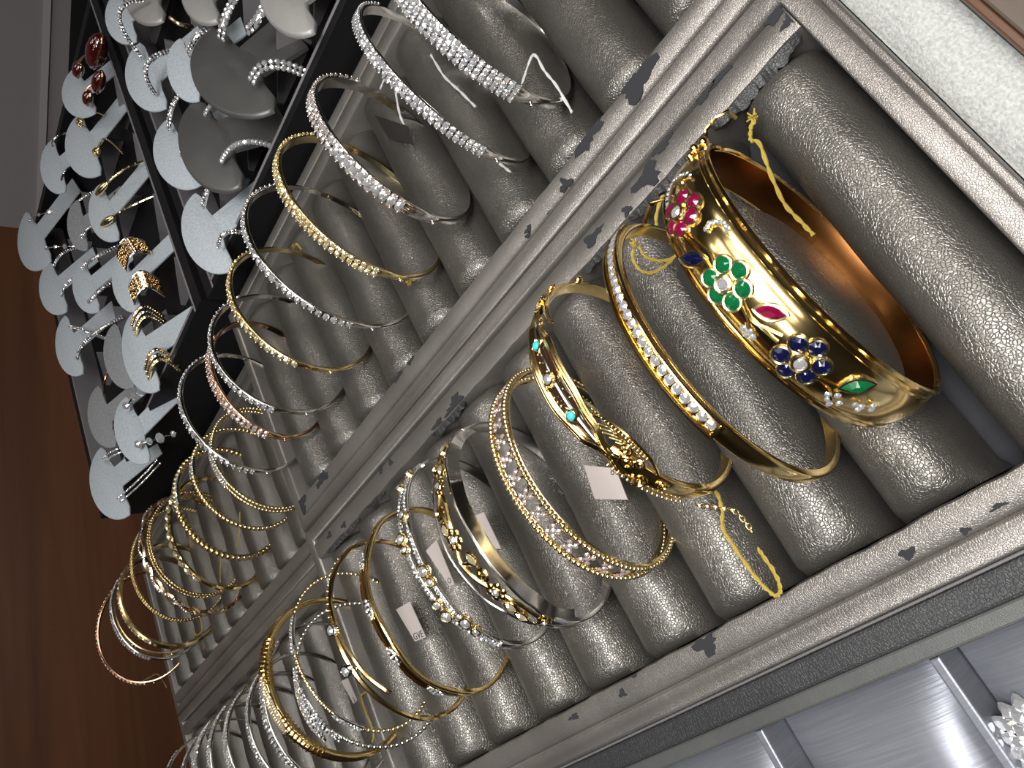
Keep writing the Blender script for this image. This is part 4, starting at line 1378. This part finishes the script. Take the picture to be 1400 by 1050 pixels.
# --- bypass bangle with two bezel stones
r = Ring('A8', 'bypass_bangle', 'thin gold bypass bangle with two round bezel diamonds and an open arm')
r.strand('main_wire', (0, 0.03), 0.065, GOLD, n=90)
r.strand('open_arm', lambda t: (0.02, lerp_tab([(1.1, 0.0), (1.45, -0.10), (1.9, -0.24), (2.35, -0.42)])(t)), 0.055, GOLD, 1.0, 2.3, 40)
r.beads('wire_granules', PALEGOLD, 0.55, 1.5, 0.03, 0.17, 0.04, 0.07)
for t, w in ((1.465, -0.02), (1.858, 0.10)):
    q = MB()
    for d in (0.03, 0.08, 0.12):
        q.torus(r.pos(t, d, w), r.nrm(t), 0.125, 0.028, n=18)
    obj('bezel_cup', q, WHITEGOLD, r.o)
    r.stone('bezel_stone', DIA, t, w, 0.12, 0.16, bez='bezel_rim', bm=WHITEGOLD, br=0.026)
q = MB()
for t in (1.5, 1.9):
    q.ball(r.pos(t, 0.05, -0.2), 0.06)
obj('setting_ball', q, GOLD, r.o)

# --- beaded gold bangle with diamond bars
r = Ring('A9', 'beaded_bangle', 'thin beaded yellow gold bangle with two short diamond bars')
r.strand('core_wire', (0, 0), 0.022, PALEGOLD)
r.beads('gold_beads', PALEGOLD, 0, 2 * PI, 0.062, 0.145)
for a, b in ((0.92, 1.40), (2.20, 2.60)):
    r.band('diamond_bar', 0.085, -0.03, 0.05, WHITEGOLD, a, b, n=16)
    r.pave('bar_stones', DIA, a, b, 0.048, (-0.042, 0.042), 0.06)

# --- coil wrapped gold bangle
r = Ring('A10', 'coil_bangle', 'yellow gold bangle wrapped in coils with a yellow pave centre')
r.strand('tapered_band', (0, 0), [0.10 + 0.07 * max(0.0, math.sin(2 * PI * i / 90)) for i in range(90)], GOLD, n=90, m=10)
for t in r.ts(0.80, 2.45, 0.13):
    if 1.42 < t < 1.78:
        continue
    q = MB()
    q.torus(r.pos(t), r.tan(t), 0.175 if 1.1 < t < 2.1 else 0.155, 0.036, n=12, m=5)
    obj('coil', q, GOLD, r.o)
g = MB()
for t in r.ts(1.28, 1.95, 0.075):
    hw = 0.21 * max(0.0, math.sin((t - 1.24) / 0.75 * PI)) ** 0.6
    for k in range(-3, 4):
        w = hw * k / 3
        a = w / 0.26
        nn = (r.nrm(t) * math.cos(a * 1.2) + Vector((0, math.sin(a * 1.2), 0)))
        g.gem(r.pos(t, 0, 0) + nn.normalized() * 0.20 - Vector((0, 0.02, 0)), nn, 0.04)
obj('yellow_pave', g, DIAY, r.o, False, 'stuff')
q = MB()
q.ball(r.pos(1.6, 0.02, 0), 0.30, (1.6, 0.66, 0.6), 14, 8, basis(r.nrm(1.6), r.tan(1.6)))
obj('pave_mount', q, GOLD, r.o)

# --- silver beaded bangle with pave leaves
r = Ring('A11', 'leaf_pave_bangle', 'white beaded bangle with broad pave diamond leaves behind the coil bangle')
r.strand('core_wire', (0, 0), 0.025, WHITEGOLD)
r.beads('white_beads', WHITEGOLD, 0, 2 * PI, 0.068, 0.15)
g = MB()
q = MB()
for (ta, wa, tb, wb, hw) in ((1.15, 0.0, 2.05, 0.50, 0.25), (1.25, -0.05, 2.2, 0.08, 0.17)):
    rings = []
    for i in range(21):
        u = i / 20
        t, w = ta + (tb - ta) * u, wa + (wb - wa) * u
        h = hw * math.sin(PI * u) ** 0.8 + 0.01
        rings.append([tuple(r.pos(t, d, w + x)) for d, x in ((0.02, -h), (0.07, -h * 0.9), (0.10, 0), (0.07, h * 0.9), (0.02, h))])
        for k in range(-4, 5):
            if abs(k) < 0.5 + h / 0.055:
                g.gem(r.pos(t + random.uniform(-.01, .01), 0.10 - 0.04 * abs(k) * 0.055 / max(h, 0.06), w + 0.06 * k), (r.nrm(t) + r.tan(t) * random.uniform(-.4, .4) + Vector((0, random.uniform(-.4, .4), 0))).normalized(), 0.046)
    q.sweep(rings)
obj('leaf_plate', q, WHITEGOLD, r.o)
obj('leaf_pave', g, DIA, r.o, False, 'stuff')

# --- simpler bangles
def pave_bangle(key, label, metal, gem, hw, rows, t0, t1, rad, name='pave_bangle', bead=False, group=None):
    r = Ring(key, name, label, group)
    r.band('band', lambda t: hw * (0.55 + 0.45 * max(0.0, math.sin(t)) ** 0.5) if math.sin(t) > 0 else hw * 0.55, -0.05, 0.04, metal, n=72)
    g = MB()
    for w in rows:
        r.pave('x', gem, t0, t1, rad, (w,), 0.06, q=g)
    obj('pave_stones', g, gem, r.o, False, 'stuff')
    q = MB()
    for w in rows:
        for t in r.ts(t0, t1, rad * 2.05):
            q.ball(r.pos(t + rad / (r.a + r.b), 0.075, w + rad * 0.8), rad * 0.30, (1, 1, 1), 5, 4)
            q.ball(r.pos(t + rad / (r.a + r.b), 0.075, w - rad * 0.8), rad * 0.30, (1, 1, 1), 5, 4)
    obj('prongs', q, metal, r.o, True, 'stuff')
    q = MB()
    for t in (0.0, PI):
        q.ball(r.pos(t, 0.06, hw * 0.4), 0.055)
    obj('catch', q, metal, r.o)
    return r
def bead_bangle(key, label, metal, rad, step, rows=(0.0,), pav=None, gem=DIA, name='beaded_bangle', pr=0.05):
    r = Ring(key, name, label)
    for w in rows:
        r.strand('core_wire', (0, w), rad * 0.5, metal)
        r.beads('metal_beads', metal, 0, 2 * PI, rad, step, w, 0.0, sx=0.8)
    if pav:
        a, b, hw = pav
        r.band('pave_plate', hw, -0.03, 0.06, metal if gem is not DIA else WHITEGOLD, a, b, n=20)
        n = max(1, int(round(hw / pr)))
        rows2 = tuple(-hw + hw * (2 * i + 1) / n for i in range(n))
        r.pave('pave_stones', gem, a, b, pr, rows2, 0.075)
    return r
pave_bangle('B1', 'broad white diamond cluster bangle cut by the top edge', WHITEGOLD, DIA, 0.22, (-0.15, -0.05, 0.05, 0.15), 0.2, 2.95, 0.07)
pave_bangle('B2', 'narrow white diamond bangle second from the top edge', WHITEGOLD, DIA, 0.14, (-0.065, 0.065), 0.35, 2.95, 0.075)
r = pave_bangle('B3', 'thick white bangle of large graduated diamonds below the top two', WHITEGOLD, DIAP, 0.2, (-0.1, 0.1), 0.0, 2.75, 0.095)
g = MB()
for i, t in enumerate(r.ts(1.9, 2.75, 0.2)):
    g.gem(r.pos(t, 0.11, 0), r.nrm(t), 0.11)
obj('large_stones', g, DIA, r.o, False, 'stuff')
pave_bangle('B4', 'yellow gold bangle with a double line of diamonds tied with yellow thread', PALEGOLD, DIAY, 0.15, (-0.07, 0.07), 0.2, 2.85, 0.08)
pave_bangle('B5', 'thin white diamond line bangle in the middle of the worn tray', WHITEGOLD, DIA, 0.115, (0.0,), 0.2, 2.9, 0.1)
r = pave_bangle('B6', 'thin yellow gold diamond line bangle with a yellow thread knot', PALEGOLD, DIAY, 0.115, (0.0,), 0.5, 2.7, 0.1)
pave_bangle('B7', 'thin white bangle with bluish sparkling stones behind the gold line bangle', WHITEGOLD, DIA, 0.115, (0.0,), 0.3, 2.7, 0.1)
pave_bangle('B8', 'rose gold bangle with a double row of pale stones', ROSE, DIAP, 0.17, (-0.08, 0.08), 0.9, 2.85, 0.09)
pave_bangle('B9', 'white diamond line bangle in the last slot of the worn tray', WHITEGOLD, DIA, 0.115, (0.0,), 0.15, 2.95, 0.1)
bead_bangle('C1', 'gold beaded bangle with a long white diamond bar, first of the lower tray', PALEGOLD, 0.085, 0.14, (-0.1, 0.1), (1.25, 2.05, 0.16))
bead_bangle('C2', 'gold beaded bangle with a short diamond patch at its left', PALEGOLD, 0.12, 0.17, (0.0,), (1.15, 1.5, 0.2))
bead_bangle('C3', 'thick gold beaded bangle with white diamond caps at its crossing ends', PALEGOLD, 0.17, 0.22, (0.0,), (1.0, 1.6, 0.28))
r = Ring('C4', 'station_bangle', 'gold bangle with separate marquise diamond stations')
r.strand('wire', (0, 0), 0.1, GOLD)
for t in r.ts(0.7, 2.5, 0.42):
    r.stone('station_stone', DIAY, t, 0, 0.2, 0.12, 1.0, 1.0, None, True, 'station_setting', PALEGOLD, None, 0.03)
bead_bangle('C5', 'double beaded gold bangle between the marquise and the wavy ones', PALEGOLD, 0.085, 0.14, (-0.13, 0.13))
r = Ring('C6', 'wavy_bangle', 'wavy two strand gold and white twisted bangle')
r.strand('gold_wave', lambda t: (0.0, 0.13 * math.sin(t * 10)), 0.085, ROSE, n=160)
r.strand('white_wave', lambda t: (0.0, -0.13 * math.sin(t * 10)), 0.085, PALEGOLD, n=160)
r.pave('wave_stones', DIA, 0.6, 2.8, 0.06, ((lambda t: 0.13 * math.sin(t * 10)),), 0.09)
bead_bangle('C7', 'gold bangle of fine double beading reaching over the wood', PALEGOLD, 0.085, 0.13, (-0.08, 0.08))
for k, lab, dw in (('C8', 'gold bangle with pale stone clusters in the bundle at far left', 0.0),):
    r = Ring(k, 'stacked_bangle', lab)
    r.strand('wire', (0, 0.1), 0.09, GOLD)
    r.strand('wire', (0, -0.1), 0.09, PALEGOLD)
    r.pave('cluster_stones', DIAY, 0.9, 2.6, 0.1, (0.0,), 0.1, 0.24)
pave_bangle('C9', 'plain edged gold bangle in the middle of the far left bundle', PALEGOLD, DIAY, 0.14, (0.0,), 1.0, 2.4, 0.08)
pave_bangle('C10', 'white bangle at the outer side of the far left bundle', WHITEGOLD, DIA, 0.14, (-0.06, 0.06), 0.8, 2.7, 0.07)
pave_bangle('C11', 'pinkish stone bangle farthest left, seen against the wood', ROSE, DIAP, 0.12, (0.0,), 0.1, 3.0, 0.1)
wl_ = [('W7', 'white bangle with mixed round stones just below the coil bangle', 0.14, (-0.06, 0.06), 0.075), ('W1', 'white diamond bangle with beaded inner edge, second below the coil bangle', 0.12, (-0.05, 0.05), 0.05), ('W2', 'white pave bangle with a plain curved tail, near the bottom edge', 0.22, (-0.15, -0.05, 0.05, 0.15), 0.06), ('W3', 'slim white pave bangle left of the one with the plain tail', 0.17, (-0.1, 0.0, 0.1), 0.06), ('W4', 'broad white pave bangle at the bottom edge, centre of the white row', 0.27, (-0.2, -0.1, 0.0, 0.1, 0.2), 0.06), ('W5', 'narrow white pave bangle second from the left end of the white row', 0.10, (-0.04, 0.04), 0.05), ('W6', 'white bangle leftmost of the white row by the wood', 0.09, (0.0,), 0.06)]
for k, lab, hw, rows, rad in wl_:
    pave_bangle(k, lab, WHITEGOLD, DIA, hw, rows, 0.5, 2.9, rad)

# ------------------------------------------------------------------ threads, tags and chain
def smooth(pts, n=6):
    P = [Vector(p) for p in pts]
    out = []
    for i in range(len(P) - 1):
        p0, p1, p2, p3 = P[max(0, i - 1)], P[i], P[i + 1], P[min(len(P) - 1, i + 2)]
        for k in range(n):
            u = k / n
            out.append(0.5 * (2 * p1 + (p2 - p0) * u + (2 * p0 - 5 * p1 + 4 * p2 - p3) * u * u + (3 * p1 - p0 - 3 * p2 + p3) * u ** 3))
    out.append(P[-1])
    return out
TL = {'y1': 'yellow tag thread knotted at the end of the flower bangle', 'y2a': 'short yellow thread loop left of the ruby flower', 'y2b': 'wide yellow thread loop inside the channel set bangle', 'y2c': 'tight yellow thread loop inside the channel set bangle', 'y3': 'long yellow thread hanging from the turquoise bangle', 'y4': 'dull gold thread at the end of the bypass bangle', 'y5': 'yellow thread knot at the end of the double line gold bangle', 'y6': 'yellow thread knot at the back of the thin gold line bangle', 'y7a': 'upper thin gold thread hanging among the crowded gold bangles', 'y7b': 'lower thin gold thread hanging among the crowded gold bangles', 'y8': 'curled gold thread under the fine double beaded bangle', 'w1': 'white thread loop tied to the topmost bangle', 'w2': 'white thread at the end of the second bangle from the top', 'w2b': 'white thread lying in the gap near the top', 'w3': 'white thread on the thick graduated bangle holding a dark tag', 'n1': 'brown thread on the wood beside the pinkish bangle'}
for k, pts in THREADS.items():
    if k in ('y5', 'y6'):
        c_ = sum((Vector(p) for p in pts), Vector()) / len(pts)
        pts = [c_ + (Vector(p) - c_) * 0.4 for p in pts]
    P = smooth(pts)
    org = P[0].copy()
    M_ = YTHREAD if k[0] == 'y' else WTHREAD if k[0] == 'w' else BTHREAD
    rad = {'y1': 0.024, 'y3': 0.026, 'y2a': 0.025, 'y2b': 0.022, 'y2c': 0.022}.get(k, 0.022)
    t = thing('tag_thread', TL[k], 'thread', org, 'tag threads')
    for j in range(2):
        q = MB()
        q.tube([p - org + Vector((math.sin(i * 0.9 + j * PI), math.cos(i * 0.9 + j * PI), 0.3 * math.sin(i * 1.3 + j))) * rad * 0.8 for i, p in enumerate(P)], rad, 5)
        obj('strand', q, M_, t)
    if k in ('y1', 'y5', 'y6', 'y2b'):
        q = MB()
        rnd = random.Random(sum(map(ord, k)))
        for i in range(16):
            d = Vector((rnd.uniform(-1, 1), rnd.uniform(-1, 1), rnd.uniform(0, 1))).normalized() * rnd.uniform(0.06, 0.15)
            q.tube([Vector((0, 0, 0)), d * 0.5 + Vector((rnd.uniform(-.03, .03), rnd.uniform(-.03, .03), 0)), d], 0.016, 4)
        obj('frayed_end', q, M_, t)
CL = {'t1': 'pinkish grey paper tag under the turquoise bangle', 't2': 'narrow paper tag beside the vine flower bangle', 't3': 'paper tag beside the white bezel bangle', 't4': 'paper tag with black lettering beside the cluster bangle', 't5': 'small paper tag at the bypass bangle', 't6': 'dark pointed tag beside the thick graduated bangle', 't7': 'dark plastic tag below the flower bangle'}
for k, c in CARDS.items():
    P = [Vector(p) for p in c]
    org = sum(P, Vector()) / 4
    t = thing('price_tag', CL[k], 'tag', org, 'price tags')
    q = MB()
    up = Vector((0, 0, 0.02))
    vs = [tuple(p - org) for p in P] + [tuple(p - org + up) for p in P]
    q.add(vs, [(0, 1, 2, 3), (7, 6, 5, 4), (0, 4, 5, 1), (1, 5, 6, 2), (2, 6, 7, 3), (3, 7, 4, 0)])
    obj('card', q, DARKCARD if k in ('t6', 't7') else PAPER, t, False)
    if k in ('t4', 't3', 't5', 't1'):
        txt = {'t4': 'GVE', 't3': 'O', 't5': '5', 't1': 'o'}[k]
        cu = bpy.data.curves.new('lettering', 'FONT')
        cu.body = txt
        cu.align_x = 'CENTER'
        cu.align_y = 'CENTER'
        cu.size = {'t4': 0.26, 't3': 0.2, 't5': 0.2, 't1': 0.2}[k] * U
        cu.extrude = 0.002 * U
        tmp = bpy.data.objects.new('tmp', cu)
        COL.objects.link(tmp)
        bpy.context.view_layer.update()
        me = bpy.data.meshes.new_from_object(tmp.evaluated_get(bpy.context.evaluated_depsgraph_get()))
        bpy.data.objects.remove(tmp)
        me.materials.clear()
        me.materials.append(INK)
        lo = bpy.data.objects.new('lettering', me)
        COL.objects.link(lo)
        lo.parent = t
        ex = (P[2] - P[3]).normalized()
        ez = (P[1] - P[0]).cross(P[3] - P[0]).normalized()
        if ez.z < 0:
            ez = -ez
        ey = ez.cross(ex)
        Mx = Matrix((ex, ey, ez)).transposed().to_4x4()
        mid = ((P[2] + P[3]) / 2 - org) * 0.78
        if k == 't1':
            mid = (P[1] - org) * 0.75
        Mx.translation = (mid + ez * 0.026) * U
        lo.matrix_basis = Mx
org = Vector(CHAIN[0])
t = thing('safety_chain', 'fine gold safety chain at the end of the turquoise bangle', 'chain', org)
P = smooth(CHAIN, 4)
proto = None
for i, (p, tn) in enumerate(along(P, 0.085)):
    if proto is None:
        q = MB()
        q.torus((0, 0, 0), (0, 0, 1), 0.055, 0.012, 1.25, 0.8, (1, 0, 0), n=10, m=5)
        proto = obj('chain_link', q, PALEGOLD, t)
        o = proto
    else:
        o = dup(proto, t)
    nn = Vector((0, 0, 1)) if i % 2 else (Vector((0, 0, 1)) + tn.cross(Vector((0, 0, 1))) * 1.6)
    Mx = basis(nn, tn).to_4x4()
    Mx.translation = (p - org) * U
    o.matrix_basis = Mx
